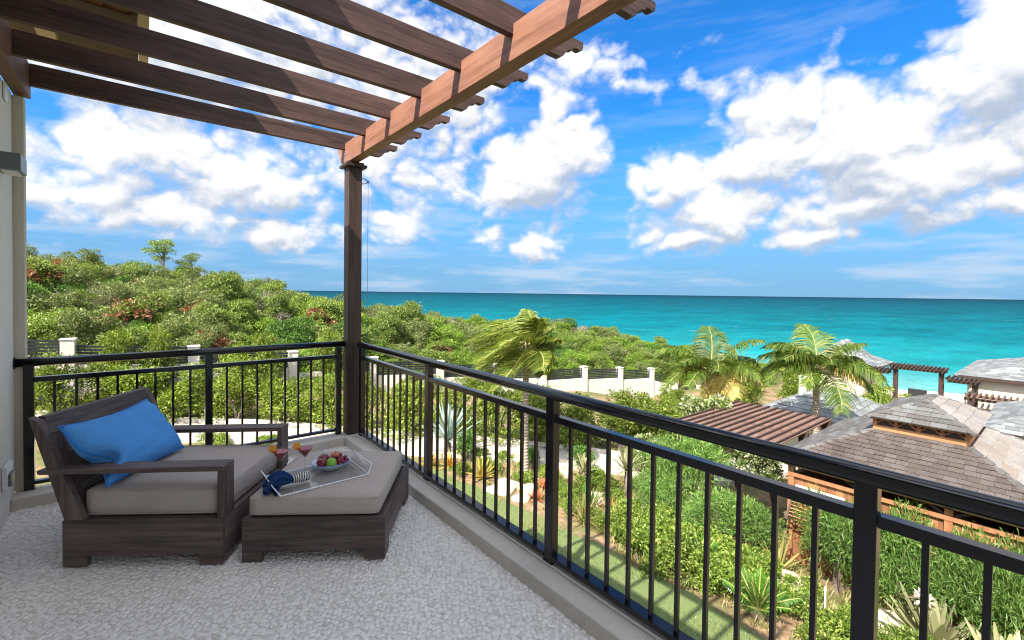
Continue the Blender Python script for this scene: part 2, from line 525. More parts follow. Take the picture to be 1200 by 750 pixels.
M['crinum'] = leafmat('pale_broad_leaves', (0.20, 0.22, 0.10), (0.38, 0.37, 0.20), (0.46, 0.43, 0.26), 0.3)
M['grass'] = leafmat('grass_blades', (0.09, 0.14, 0.04), (0.20, 0.26, 0.095), (0.33, 0.31, 0.15), 0.3)
M['straw'] = leafmat('dry_grass_blades', (0.20, 0.19, 0.06), (0.42, 0.36, 0.17), (0.15, 0.22, 0.05), 0.3)
M['strap'] = leafmat('strap_leaves', (0.16, 0.17, 0.04), (0.34, 0.30, 0.10), (0.44, 0.36, 0.17), 0.3)
M['flower'] = leafmat('pale_pink_petals', (0.62, 0.45, 0.42), (0.75, 0.66, 0.60), None, 0.3)
M['bark'] = plain('grey_bark', (0.15, 0.115, 0.085), 0.95, 12, 0.5, 0.8, 0.02)


def palm_bark():
    m, q, o = mat('ringed_palm_bark')
    c = objco(q)
    w = q.node('ShaderNodeTexWave', wave_type='BANDS', bands_direction='Z')
    q.put(w.inputs['Vector'], c)
    w.inputs['Scale'].default_value = 3.2
    w.inputs['Distortion'].default_value = 2.5
    w.inputs['Detail'].default_value = 3.0
    n = q.noise(c, 14, 5, 0.6)
    f = q.math('MULTIPLY', w.outputs['Fac'], q.maprange(n, 0.3, 0.7, 0.6, 1.1))
    col = q.mix(f, c4((0.22, 0.17, 0.125)), c4((0.45, 0.385, 0.31)))
    principled(q, o, col, 0.9, bump=f, bstr=0.7, bdist=0.02, spec=0.2)
    return m


M['palm_bark'] = palm_bark()


def glass_mat(name, tint, gloss=0.035, rough=0.03):
    m, q, o = mat(name)
    t = q.node('ShaderNodeBsdfTransparent')
    t.inputs[0].default_value = c4(tint)
    g = q.node('ShaderNodeBsdfGlossy')
    g.inputs['Roughness'].default_value = rough
    fr = q.node('ShaderNodeLayerWeight')
    fr.inputs['Blend'].default_value = 0.35
    f = q.math('MULTIPLY_ADD', q.math('POWER', fr.outputs['Facing'], 2.5), 0.5, gloss, clamp=True)
    mx = q.node('ShaderNodeMixShader')
    q.put(mx.inputs[0], f)
    q.l.new(t.outputs[0], mx.inputs[1])
    q.l.new(g.outputs[0], mx.inputs[2])
    q.l.new(mx.outputs[0], o.inputs['Surface'])
    return m


M['glass'] = glass_mat('clear_glass', (0.94, 0.95, 0.95))
M['acrylic'] = glass_mat('clear_acrylic', (0.93, 0.94, 0.945), 0.03, 0.08)
M['acrylic_edge'] = plain('frosted_acrylic_edge', (0.86, 0.87, 0.88), 0.25, 60, 0.05, 0.0)


def simple(name, col, rough=0.4, **kw):
    m, q, o = mat(name)
    n = q.noise(objco(q), 40, 4, 0.6)
    c = q.vmath('SCALE', col, q.maprange(n, 0.3, 0.7, 0.85, 1.12))
    principled(q, o, c, rough, **kw)
    return m


M['drink'] = simple('red_drink', (0.36, 0.018, 0.014), 0.15)
M['citrus'] = simple('orange_flesh', (0.85, 0.42, 0.05), 0.4)
M['rind'] = simple('orange_rind', (0.80, 0.33, 0.03), 0.45)
M['china'] = simple('pale_blue_china', (0.62, 0.70, 0.76), 0.15)
M['apple'] = simple('dark_red_skin', (0.16, 0.012, 0.022), 0.2)
M['lime'] = simple('lime_skin', (0.20, 0.40, 0.03), 0.35)
M['peach'] = simple('peach_skin', (0.52, 0.14, 0.06), 0.45)
M['grape'] = simple('red_grape_skin', (0.22, 0.025, 0.045), 0.25)
M['stem'] = simple('fruit_stem', (0.12, 0.08, 0.03), 0.8)


def zebra():
    m, q, o = mat('striped_beadwork')
    w = q.node('ShaderNodeTexWave', wave_type='BANDS', bands_direction='Z')
    q.put(w.inputs['Vector'], objco(q))
    w.inputs['Scale'].default_value = 24.0
    w.inputs['Distortion'].default_value = 5.0
    w.inputs['Detail'].default_value = 2.0
    col = q.ramp(w.outputs['Fac'], [(0.45, (0.03, 0.03, 0.04)), (0.55, (0.62, 0.60, 0.56))])
    principled(q, o, col, 0.6)
    return m


M['zebra'] = zebra()


# ------------------------------------------------------------------ mesh helpers
class MB:
    def __init__(self):
        self.v, self.f = [], []

    def add(self, vs, fs):
        o = len(self.v)
        self.v.extend([tuple(p) for p in vs])
        self.f.extend([tuple(i + o for i in f) for f in fs])
        return self

    def box(self, x0, x1, y0, y1, z0, z1):
        vs = [(x0, y0, z0), (x1, y0, z0), (x1, y1, z0), (x0, y1, z0), (x0, y0, z1), (x1, y0, z1), (x1, y1, z1), (x0, y1, z1)]
        return self.add(vs, [(0, 3, 2, 1), (4, 5, 6, 7), (0, 1, 5, 4), (1, 2, 6, 5), (2, 3, 7, 6), (3, 0, 4, 7)])

    def bar(self, a, b, w, h, up=(0, 0, 1)):
        """rectangular bar from a to b; w across, h along up"""
        a, b, up = Vector(a), Vector(b), Vector(up)
        d = (b - a).normalized()
        s = d.cross(up).normalized()
        u = s.cross(d).normalized()
        vs = []
        for p in (a, b):
            for i, j in ((-1, -1), (1, -1), (1, 1), (-1, 1)):
                vs.append(p + s * (w / 2 * i) + u * (h / 2 * j))
        return self.add(vs, [(0, 1, 2, 3), (7, 6, 5, 4), (0, 4, 5, 1), (1, 5, 6, 2), (2, 6, 7, 3), (3, 7, 4, 0)])

    def prism(self, poly, axis, a, b):
        """poly of 2-D points, extruded from a to b along axis ('x': pts are (y,z), 'y': (x,z), 'z': (x,y))"""
        n = len(poly)
        def P(p, t):
            return {'x': (t, p[0], p[1]), 'y': (p[0], t, p[1]), 'z': (p[0], p[1], t)}[axis]
        vs = [P(p, a) for p in poly] + [P(p, b) for p in poly]
        fs = [tuple(range(n - 1, -1, -1)), tuple(range(n, 2 * n))] + [(i, (i + 1) % n, n + (i + 1) % n, n + i) for i in range(n)]
        return self.add(vs, fs)

    def tube(self, pts, rad, n=10, cap=True):
        pts = [Vector(p) for p in pts]
        rad = rad if hasattr(rad, '__len__') else [rad] * len(pts)
        vs, fs = [], []
        ref = Vector((0.13, 0.27, 0.95))
        for i, p in enumerate(pts):
            d = (pts[min(i + 1, len(pts) - 1)] - pts[max(i - 1, 0)]).normalized()
            if abs(d.dot(ref)) > 0.95:
                ref2 = Vector((1, 0.1, 0))
            else:
                ref2 = ref
            s = d.cross(ref2).normalized()
            u = s.cross(d)
            for k in range(n):
                t = 2 * math.pi * k / n
                vs.append(p + (s * math.cos(t) + u * math.sin(t)) * rad[i])
        for i in range(len(pts) - 1):
            for k in range(n):
                a, b = i * n + k, i * n + (k + 1) % n
                fs.append((a, b, b + n, a + n))
        if cap:
            fs.append(tuple(range(n - 1, -1, -1)))
            fs.append(tuple(range((len(pts) - 1) * n, len(pts) * n)))
        return self.add(vs, fs)

    def lathe(self, prof, c=(0, 0, 0), n=24, sx=1.0, sy=1.0):
        vs, fs = [], []
        for r, z in prof:
            for k in range(n):
                t = 2 * math.pi * k / n
                vs.append((c[0] + r * math.cos(t) * sx, c[1] + r * math.sin(t) * sy, c[2] + z))
        for i in range(len(prof) - 1):
            for k in range(n):
                a, b = i * n + k, i * n + (k + 1) % n
                fs.append((a, b, b + n, a + n))
        return self.add(vs, fs)

    def ball(self, c, r, n=14, m=9, sz=1.0, f=None):
        prof = []
        for i in range(m + 1):
            t = -math.pi / 2 + math.pi * i / m
            rr = max(math.cos(t), 0.001) * r
            zz = math.sin(t) * r * sz
            if f:
                rr, zz = f(rr, zz, r)
            prof.append((rr, zz))
        return self.lathe(prof, c, n)

    def mesh(self, name):
        me = bpy.data.meshes.new(name)
        me.from_pydata(self.v, [], self.f)
        me.update()
        return me


def link(name, me, m, parent=None, smooth=False, bevel=0.0, seg=2, angle=40):
    o = bpy.data.objects.new(name, me)
    COL.objects.link(o)
    if m is not None and not me.materials:
        me.materials.append(m)
    if parent is not None:
        o.parent = parent
    if smooth:
        me.polygons.foreach_set('use_smooth', [True] * len(me.polygons))
    if bevel:
        b = o.modifiers.new('bevel', 'BEVEL')
        b.width, b.segments, b.limit_method, b.angle_limit = bevel, seg, 'ANGLE', R(35)
        b.harden_normals = False
    return o


def obj(name, mb, m, parent=None, **kw):
    return link(name, mb.mesh(name), m, parent, **kw)


def tag(o, label=None, cat=None, group=None, kind=None):
    if label:
        o['label'] = label
    if cat:
        o['category'] = cat
    if group:
        o['group'] = group
    if kind:
        o['kind'] = kind
    return o


def thing(name, loc, rz=0.0, label=None, cat=None, group=None):
    o = bpy.data.objects.new(name, None)
    o.empty_display_size = 0.1
    COL.objects.link(o)
    o.location = loc
    o.rotation_euler = (0, 0, rz)
    return tag(o, label, cat, group)


def child_world(name, mb, m, parent, **kw):
    """a part whose vertices are given in world space, under an empty that is only translated"""
    l = parent.location
    mb.v = [(x - l.x, y - l.y, z - l.z) for x, y, z in mb.v]
    return obj(name, mb, m, parent, **kw)


def fastmesh(name, verts, quads):
    """numpy arrays -> mesh of quads"""
    me = bpy.data.meshes.new(name)
    nv, nf = len(verts), len(quads)
    me.vertices.add(nv)
    me.vertices.foreach_set('co', np.asarray(verts, np.float32).ravel())
    k = quads.shape[1]
    me.loops.add(nf * k)
    me.loops.foreach_set('vertex_index', quads.astype(np.int32).ravel())
    me.polygons.add(nf)
    me.polygons.foreach_set('loop_start', np.arange(0, nf * k, k, dtype=np.int32))
    me.update(calc_edges=True)
    return me


# ------------------------------------------------------------------ terrain
CTRL = np.array([
    (-30, -20, -4), (-12, -8, -4), (0, -10, -4), (10, -15, -4.5), (-12, 6, -4), (0, 5, -4), (4, 2, -4), (8, 0, -4), (7, 6, -4), (4, 12, -4), (8, 12, -4), (-3, 14, -4),
    (11, 2, -4.5), (11, 6, -4.3), (11, 9, -4.05), (13.5, 6, -4.7), (14, 2, -4.8), (17, 3, -5.1), (17, 7, -5.3), (12, 12, -4.1),
    (25, 8.5, -6.4), (33, 2, -6.5), (44, 3, -6.6), (50, 8, -7.2), (50, 13, -7.3), (60, 12, -8.4), (72, 14, -10.4), (84, 16, -11.9), (90, 16, -12.6), (105, 14, -14),
    (95, 30, -14), (90, 40, -14.5), (80, 28, -12.3), (-2.3, 25, -2.5), (5.8, 24.5, -3.1), (13.9, 24, -4.4), (22, 23.7, -5.5), (34, 23, -7.3), (34, 18, -7.2), (20, 10, -5.9), (24, 16, -6.3),
    (16, 16, -5.0), (10, 15, -4.0), (5, 19, -3.95), (1.3, 21, -3.9), (-6, 22, -3.2),
    (-8, 58, 1.2), (-7, 64, 1.3), (1.5, 57, 0.6), (5.3, 60, -0.6), (10.6, 62, -1.2), (15.5, 64.6, -2.6), (22.8, 61.3, -3.4), (34.8, 59, -4.4), (48, 51, -4.0), (52.6, 44.8, -5.2), (56.8, 38.8, -6.8), (59.7, 33.8, -8.2), (63, 28.4, -9.4),
    (-8, 40, -0.2), (5, 40, -1.2), (15, 40, -2.8), (25, 40, -4.2), (35, 38, -5.6), (45, 33, -7.0), (50, 25, -7.8),
    (-10, 85, -1), (15, 90, -7), (30, 85, -11), (50, 75, -13.5), (65, 60, -14), (75, 45, -14.5), (82, 36, -14.5),
    (-25, 20, -2.6), (-30, 50, 2), (-40, 70, 3), (-40, 100, 0), (-25, 0, -4), (40, -20, -6), (60, -20, -8.5), (80, -20, -12), (100, -30, -14), (-60, 130, -2), (0, 130, -14), (60, 120, -16), (120, 60, -16), (130, -40, -16), (110, 100, -16), (100, 80, -16), (80, 90, -16), (40, 110, -16), (130, 130, -16), (120, 20, -16), (90, 62, -16), (62, 92, -15), (90, 120, -16),
], float)
GX = np.arange(-60, 131, 1.25)
GY = np.arange(-40, 141, 1.25)


def _terrain():
    X, Y = np.meshgrid(GX, GY, indexing='ij')
    d2 = (X[..., None] - CTRL[:, 0]) ** 2 + (Y[..., None] - CTRL[:, 1]) ** 2 + 2.0
    w = 1.0 / d2 ** 1.6
    Z = (w * CTRL[:, 2]).sum(-1) / w.sum(-1)
    for _ in range(3):
        P = np.pad(Z, 1, mode='edge')
        Z = (P[:-2, 1:-1] + P[2:, 1:-1] + P[1:-1, :-2] + P[1:-1, 2:] + 2 * P[1:-1, 1:-1]) / 6
    flat = np.clip((9.3 - X) / 2.0, 0, 1) * np.clip((14.0 - Y) / 2.0, 0, 1)
    return Z * (1 - flat) + (-4.0) * flat


GZ = _terrain()


def gz(x, y):
    i = min(max((x - GX[0]) / 1.25, 0), len(GX) - 2.001)
    j = min(max((y - GY[0]) / 1.25, 0), len(GY) - 2.001)
    a, b = int(i), int(j)
    s, t = i - a, j - b
    return float((GZ[a, b] * (1 - s) + GZ[a + 1, b] * s) * (1 - t) + (GZ[a, b + 1] * (1 - s) + GZ[a + 1, b + 1] * s) * t)


def build_ground():
    nx, ny = len(GX), len(GY)
    X, Y = np.meshgrid(GX, GY, indexing='ij')
    V = np.stack([X, Y, GZ], -1).reshape(-1, 3)
    i, j = np.meshgrid(np.arange(nx - 1), np.arange(ny - 1), indexing='ij')
    a = (i * ny + j).ravel()
    Q = np.stack([a, a + ny, a + ny + 1, a + 1], 1)
    # far apron under the sea and behind the house, so the sheet reaches the horizon
    me = fastmesh('ground', V, Q)
    o = link('ground', me, M['ground'], smooth=True)
    tag(o, 'brown garden soil sloping down from the house to the beach', kind='structure')

    # lawn
    xs = np.linspace(2.2, 7.95, 24)
    ys = np.linspace(-3, 13.2, 60)
    vs, idx = [], {}
    fs = []
    def edge(y):
        return 7.9 if y < 6.2 else 7.9 - 0.11 * (y - 6.2)
    for a_, y in enumerate(ys):
        e = edge(y) + 0.06 * math.sin(3.1 * y) + 0.04 * math.sin(7.7 * y)
        for b_, x in enumerate(xs):
            vs.append((2.2 + (x - 2.2) / (7.95 - 2.2) * (e - 2.2), y, -3.975 + 0.012 * math.sin(5 * x + 3 * y)))
    n = len(xs)
    for a_ in range(len(ys) - 1):
        for b_ in range(n - 1):
            p = a_ * n + b_
            fs.append((p, p + 1, p + n + 1, p + n))
    mb = MB()
    mb.add(vs, fs)
    tag(obj('lawn', mb, M['lawn'], smooth=True), 'short green lawn strip below the balcony', kind='structure')
    # grass blades on the part of the lawn in view
    N = 26000
    x = rng.uniform(5.2, 7.9, N)
    y = rng.uniform(1.5, 12.5, N)
    ed = np.array([edge(t) for t in y])
    ok = x < ed + rng.normal(0, 0.05, N)
    x, y = x[ok], y[ok]
    N = len(x)
    h = rng.uniform(0.02, 0.05, N)
    a = rng.uniform(0, 2 * np.pi, N)
    w = 0.006
    P = np.stack([x, y, np.full(N, -3.985)], 1)
    dx = np.stack([np.cos(a) * w, np.sin(a) * w, np.zeros(N)], 1)
    lean = np.stack([rng.normal(0, .018, N), rng.normal(0, .018, N), h], 1)
    V = np.stack([P - dx, P + dx, P + dx * .3 + lean, P - dx * .3 + lean], 1).reshape(-1, 3)
    Q = np.arange(4 * N).reshape(-1, 4)
    tag(link('lawn_grass', fastmesh('lawn_grass', V, Q), M['grass']), 'short green grass growing on the lawn strip', 'grass', kind='stuff')

    # road: a pale drive that curves past the hedge
    cl = [(-14, 22.6), (-8, 22.5), (-3, 22.1), (1.3, 21.0), (5.2, 17.9), (9.4, 13.5), (12.0, 10.7), (14.6, 9.0), (18, 8.3), (23, 8.2)]
    pts = []
    for k in range(len(cl) - 1):
        p0, p1 = Vector(cl[max(k - 1, 0)]), Vector(cl[k])
        p2, p3 = Vector(cl[k + 1]), Vector(cl[min(k + 2, len(cl) - 1)])
        for s in range(8):
            t = s / 8
            pts.append(0.5 * ((2 * p1) + (p2 - p0) * t + (2 * p0 - 5 * p1 + 4 * p2 - p3) * t * t + (3 * p1 - p0 - 3 * p2 + p3) * t ** 3))
    vs, fs = [], []
    nw = 7
    for k, p in enumerate(pts):
        d = (pts[min(k + 1, len(pts) - 1)] - pts[max(k - 1, 0)]).normalized()
        nrm = Vector((-d.y, d.x))
        for c in range(nw):
            qx = p + nrm * (-1.05 + 1.95 * c / (nw - 1))
            vs.append((qx.x, qx.y, gz(qx.x, qx.y) + 0.05))
    for k in range(len(pts) - 1):
        for c in range(nw - 1):
            a = k * nw + c
            fs.append((a, a + nw, a + nw + 1, a + 1))
    mb = MB()
    mb.add(vs, fs)
    tag(obj('driveway_road', mb, M['road'], smooth=True), 'pale concrete drive curving past the hedge', kind='structure')
    for sgn in (-1, 1):
        vs, fs = [], []
        for k, p in enumerate(pts):
            d = (pts[min(k + 1, len(pts) - 1)] - pts[max(k - 1, 0)]).normalized()
            nrm = Vector((-d.y, d.x))
            for off, hh in ((0.90 if sgn > 0 else 1.05, 0.0), (0.90 if sgn > 0 else 1.05, 0.13), (1.03 if sgn > 0 else 1.18, 0.13), (1.03 if sgn > 0 else 1.18, -0.05)):
                qx = p + nrm * sgn * off
                vs.append((qx.x, qx.y, gz(qx.x, qx.y) + 0.04 + hh))
        for k in range(len(pts) - 1):
            for c in range(3):
                a = k * 4 + c
                fs.append((a, a + 4, a + 5, a + 1))
        mb = MB()
        mb.add(vs, fs)
        tag(obj('road_kerb', mb, M['curb']), 'cast stone kerb along the concrete drive', kind='structure')

    # beach
    xs = np.arange(55, 99, 1.0)
    ys = np.arange(-25, 26, 1.0)
    mb = MB()
    mb.add([(x, y, gz(x, y) + 0.06 + 0.03 * math.sin(x * 1.3 + y)) for x in xs for y in ys],
           [(a * len(ys) + b, (a + 1) * len(ys) + b, (a + 1) * len(ys) + b + 1, a * len(ys) + b + 1) for a in range(len(xs) - 1) for b in range(len(ys) - 1)])
    tag(obj('beach', mb, M['sand'], smooth=True), 'pale sandy beach behind the timber trellis', kind='structure')

    # sea
    rr = [0, 40, 70, 90, 110, 140, 180, 240, 340, 500, 800, 1400, 2500, 5000, 10000, 20000, 45000]
    na = 64
    vs, fs = [(0, 0, -12.5)], []
    for r in rr[1:]:
        for k in range(na):
            t = 2 * math.pi * k / na
            vs.append((r * math.cos(t), r * math.sin(t), -12.5))
    for k in range(na):
        fs.append((0, 1 + k, 1 + (k + 1) % na))
    for i in range(len(rr) - 2):
        for k in range(na):
            a, b = 1 + i * na + k, 1 + i * na + (k + 1) % na
            fs.append((a, a + na, b + na, b))
    mb = MB()
    mb.add(vs, fs)
    tag(obj('sea', mb, M['sea']), 'turquoise sea reaching to the horizon', kind='structure')


build_ground()


# ------------------------------------------------------------------ balcony shell
def build_floor():
    XW, XC, YC = -0.73, 1.655, 4.745
    mb = MB()
    mb.box(-0.9, 1.79, -3.0, 4.92, -0.25, -0.002)
    fl = obj('balcony_floor', mb, M['mortar'])
    tag(fl, 'balcony floor of pale pebbles set in mortar', kind='structure')
    # pebbles: jittered hexagonal packing, relaxed a little
    a = 0.0268
    pts = []
    r = 0
    y = 0.2
    while y < YC:
        x = XW + (a / 2 if r % 2 else 0)
        while x < XC:
            pts.append((x, y))
            x += a
        y += a * 0.866
        r += 1
    P = np.array(pts) + rng.normal(0, a * 0.20, (len(pts), 2))
    dep = P[:, 0] * F.x + P[:, 1] * F.y
    P = P[(dep > 1.75) & (P[:, 0] > XW + .012) & (P[:, 0] < XC - .006) & (P[:, 1] < YC - .006)]
    N = len(P)
    L = rng.uniform(0.0130, 0.0178, N)
    Wd = L * rng.uniform(0.66, 0.88, N)
    H = rng.uniform(0.0036, 0.0056, N)
    ang = 0.5 + 0.9 * np.sin(P[:, 0] * 2.3) * np.cos(P[:, 1] * 1.9) + rng.normal(0, 0.8, N)
    # what shows largest in the frame
    d = np.stack([P[:, 0], P[:, 1], np.full(N, -1.592)], 1)
    z = d @ np.array(F)
    u = 600 + 535.8 * (d @ np.array(R2)) / z
    v = 375 - 21.15 - 535.8 * (d @ np.array(U2)) / z
    vis = (u > 5) & (u < 1195) & (v < 748)
    order = np.argsort(np.where(vis, z, 99))
    near = set(order[:300].tolist())
    nseg = 8
    protos = []
    for k in range(5):
        mb = MB()
        t = np.linspace(0, 2 * math.pi, nseg, endpoint=False)
        rad = 1 + rng.uniform(-.13, .13, nseg)
        prof = [(1.0, -0.3), (0.98, 0.25), (0.72, 0.78)]
        vs = []
        for pr, pz in prof:
            for q_ in range(nseg):
                vs.append((pr * rad[q_] * math.cos(t[q_]), pr * rad[q_] * math.sin(t[q_]), pz))
        vs.append((0, 0, 1.0))
        fs = []
        for i in range(2):
            for q_ in range(nseg):
                A, B = i * nseg + q_, i * nseg + (q_ + 1) % nseg
                fs.append((A, B, B + nseg, A + nseg))
        for q_ in range(nseg):
            fs.append((2 * nseg + q_, 2 * nseg + (q_ + 1) % nseg, 3 * nseg))
        mb.add(vs, fs)
        me = mb.mesh('pebble')
        me.materials.append(M['pebble'])
        me.polygons.foreach_set('use_smooth', [True] * len(me.polygons))
        protos.append((me, np.array(vs), fs))
    BV, BF3, BF4, off = [], [], [], 0
    for i in range(N):
        me, vs, fs = protos[i % 5]
        if i in near:
            o = bpy.data.objects.new('pebble', me)
            COL.objects.link(o)
            o.parent = fl
            o.location = (P[i, 0], P[i, 1], 0)
            o.rotation_euler = (0, 0, ang[i])
            o.scale = (L[i], Wd[i], H[i])
            continue
        c, s = math.cos(ang[i]), math.sin(ang[i])
        q = vs * (L[i], Wd[i], H[i])
        q = np.stack([q[:, 0] * c - q[:, 1] * s + P[i, 0], q[:, 0] * s + q[:, 1] * c + P[i, 1], q[:, 2]], 1)
        BV.append(q)
        BF4.append(np.array(fs[:16]) + off)
        BF3.append(np.array(fs[16:]) + off)
        off += len(vs)
    BV = np.concatenate(BV)
    q4 = np.concatenate(BF4)
    q3 = np.concatenate(BF3)
    me = bpy.data.meshes.new('pebble_field')
    me.vertices.add(len(BV))
    me.vertices.foreach_set('co', BV.astype(np.float32).ravel())
    me.loops.add(len(q4) * 4 + len(q3) * 3)
    me.loops.foreach_set('vertex_index', np.concatenate([q4.ravel(), q3.ravel()]).astype(np.int32))
    me.polygons.add(len(q4) + len(q3))
    me.polygons.foreach_set('loop_start', np.concatenate([np.arange(len(q4)) * 4, len(q4) * 4 + np.arange(len(q3)) * 3]).astype(np.int32))
    me.update(calc_edges=True)
    o = link('pebble_field', me, M['pebble'], fl, smooth=True)
    o['kind'] = 'stuff'

    # stone kerb along the two open sides, in segments with open joints
    mb = MB()
    mb.box(1.62, 1.80, -3.0, 4.70, -0.2, 0.0868)
    mb2 = MB()
    mb2.box(-0.73, 1.80, 4.705, 4.93, -0.2, 0.0868)
    k = obj('balcony_kerb', mb, M['curb'], bevel=0.008)
    tag(k, 'cast stone kerb under the long right hand railing', kind='structure')
    k = obj('balcony_kerb', mb2, M['curb'], bevel=0.008)
    tag(k, 'cast stone kerb under the short rear railing', kind='structure')
    # raised strip that carries the railing
    mb = MB()
    mb.box(1.735, 1.796, -3.0, 4.68, 0.0868, 0.104)
    k = obj('balcony_kerb_strip', mb, M['curb'], bevel=0.006)
    tag(k, 'raised stone strip under the bottom rail', kind='structure')


build_floor()


def build_house():
    w = thing('house_wall', (-0.83, 4.0, 0), 0, 'cream rendered house wall at the left edge of the balcony', 'wall')
    mb = MB()
    mb.box(-1.05, -0.73, 1.5, 4.86, -4.0, 2.99)
    child_world('wall_render', mb, M['plaster'], w, bevel=0.006)
    mb = MB()
    mb.box(-0.80, -0.672, 4.872, 4.95, 0.087, 2.98)
    child_world('corner_trim', mb, M['villa_wall'], w, bevel=0.006)
    # upper wall and the back of the house, which shade the balcony
    mb = MB()
    mb.box(-3.8, -1.06, -6.0, 4.84, -4.0, 3.75)
    child_world('upper_storey', mb, M['plaster'], w)

    r = thing('house_roof', (-1.5, 0, 3.86), 0, 'house roof overhang with boarded soffit above the pergola', 'roof')
    mb = MB()
    mb.box(-4.2, 0.05, -7.0, 5.75, 3.872, 4.10)
    child_world('roof_slab', mb, M['villa_wall'], r)
    mb = MB()
    mb.box(-0.02, 0.048, -7.0, 5.74, 3.70, 3.868)
    child_world('fascia', mb, M['soffit'], r, bevel=0.004)
    mb = MB()
    mb.box(-4.2, -0.024, 5.66, 5.74, 3.70, 3.868)
    child_world('end_fascia', mb, M['soffit'], r, bevel=0.004)
    # soffit boards with battens between them
    x = -0.07
    while x > -1.05:
        y = -1.0
        while y < 5.6:
            mb = MB()
            mb.box(x - 0.155, x, y, min(y + 1.1, 5.64), 3.842, 3.868)
            child_world('soffit_board', mb, M['soffit_wood'], r, bevel=0.003)
            y += 1.11
        x -= 0.165
    for y in (0.6, 1.7, 2.8, 3.9, 5.0):
        mb = MB()
        mb.box(-1.05, -0.03, y - 0.045, y + 0.045, 3.76, 3.84)
        child_world('batten', mb, M['soffit'], r, bevel=0.004)
    for x in (-0.62,):
        mb = MB()
        mb.box(x - 0.06, x + 0.06, -2, 5.62, 3.70, 3.757)
        child_world('batten', mb, M['soffit'], r, bevel=0.004)

    # wall lamp, socket, plate
    l = thing('wall_lamp', (-0.69, 4.5, 2.40), 0, 'grey metal box lamp on the cream wall', 'lamp')
    mb = MB()
    mb.box(-0.724, -0.61, 4.32, 4.52, 2.345, 2.455)
    child_world('lamp_housing', mb, M['grey_metal'], l, bevel=0.004)
    mb = MB()
    mb.box(-0.70, -0.63, 4.34, 4.50, 2.335, 2.3445)
    child_world('lamp_lens', mb, M['white_plastic'], l)
    s = thing('wall_socket', (-0.72, 4.5, 0.31), 0, 'white weatherproof wall socket low on the cream wall', 'socket')
    mb = MB()
    mb.box(-0.728, -0.70, 4.44, 4.62, 0.235, 0.395)
    child_world('socket_box', mb, M['white_plastic'], s, bevel=0.006)
    mb = MB()
    mb.box(-0.699, -0.685, 4.46, 4.57, 0.255, 0.335)
    child_world('socket_cover', mb, M['grey_metal'], s, bevel=0.003)
    mb = MB()
    mb.box(-0.728, -0.718, 4.58, 4.67, 2.86, 2.98)
    tag(obj('wall_plate', mb, M['white_plastic'], bevel=0.003), 'small white plate high on the wall below the pergola ledger', 'plate')


build_house()

RAFTER_Y = [4.892 + 0.0, 4.315, 3.753, 3.193, 2.631, 2.078, 1.534, 0.98, 0.42]


def build_pergola():
    g = thing('balcony_pergola', (1.73, 4.83, 0.0), 0, 'dark hardwood pergola of post, beam and rafters over the balcony', 'pergola')
    mb = MB()
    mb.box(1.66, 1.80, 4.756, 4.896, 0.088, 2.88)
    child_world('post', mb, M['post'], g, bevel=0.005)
    mb = MB()
    mb.box(1.62, 1.84, 4.716, 4.936, 2.881, 2.91)
    child_world('post_cap', mb, M['post'], g, bevel=0.004)
    mb = MB()
    mb.box(1.645, 1.815, 4.741, 4.911, 2.911, 2.936)
    child_world('post_cap', mb, M['post'], g, bevel=0.004)
    # main beam, ogee at the far end
    poly = [(-2.5, 2.938), (4.93, 2.938), (5.0, 2.955), (5.045, 3.0), (5.06, 3.05), (5.10, 3.075), (5.117, 3.10), (5.117, 3.145), (-2.5, 3.145)]
    mb = MB()
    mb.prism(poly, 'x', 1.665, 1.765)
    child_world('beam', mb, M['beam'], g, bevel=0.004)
    # ledger on the house wall
    mb = MB()
    mb.box(-0.73, -0.645, -2.5, 4.955, 2.995, 3.24)
    child_world('ledger', mb, M['ledger'], g, bevel=0.004)
    tail = [(-0.644, 3.082), (2.05, 3.082), (2.075, 3.098), (2.10, 3.13), (2.135, 3.155), (2.16, 3.16), (2.165, 3.175), (2.19, 3.182), (2.225, 3.178), (2.25, 3.19), (2.257, 3.21), (2.257, 3.242), (-0.644, 3.242)]
    me = None
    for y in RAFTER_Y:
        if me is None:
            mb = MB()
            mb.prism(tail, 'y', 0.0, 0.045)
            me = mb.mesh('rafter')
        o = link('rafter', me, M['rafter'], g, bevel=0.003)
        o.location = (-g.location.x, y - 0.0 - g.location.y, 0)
    # bracket and thin cable by the post
    c = thing('hanging_cable', (1.90, 4.86, 2.78), 0, 'thin cable hanging from a small bracket beside the pergola post', 'cable')
    mb = MB()
    mb.tube([(1.80, 4.84, 2.79), (1.86, 4.85, 2.80), (1.905, 4.86, 2.785)], 0.005, 6)
    mb.tube([(1.80, 4.84, 2.74), (1.86, 4.85, 2.745), (1.905, 4.86, 2.77)], 0.005, 6)
    mb.ball((1.905, 4.86, 2.775), 0.014, 8, 6)
    child_world('bracket', mb, M['steel'], c)
    mb = MB()
    mb.tube([(1.905, 4.86, 2.77), (1.905, 4.86, 1.8), (1.902, 4.86, 0.2)], 0.0022, 6)
    child_world('cable', mb, M['steel'], c)


build_pergola()


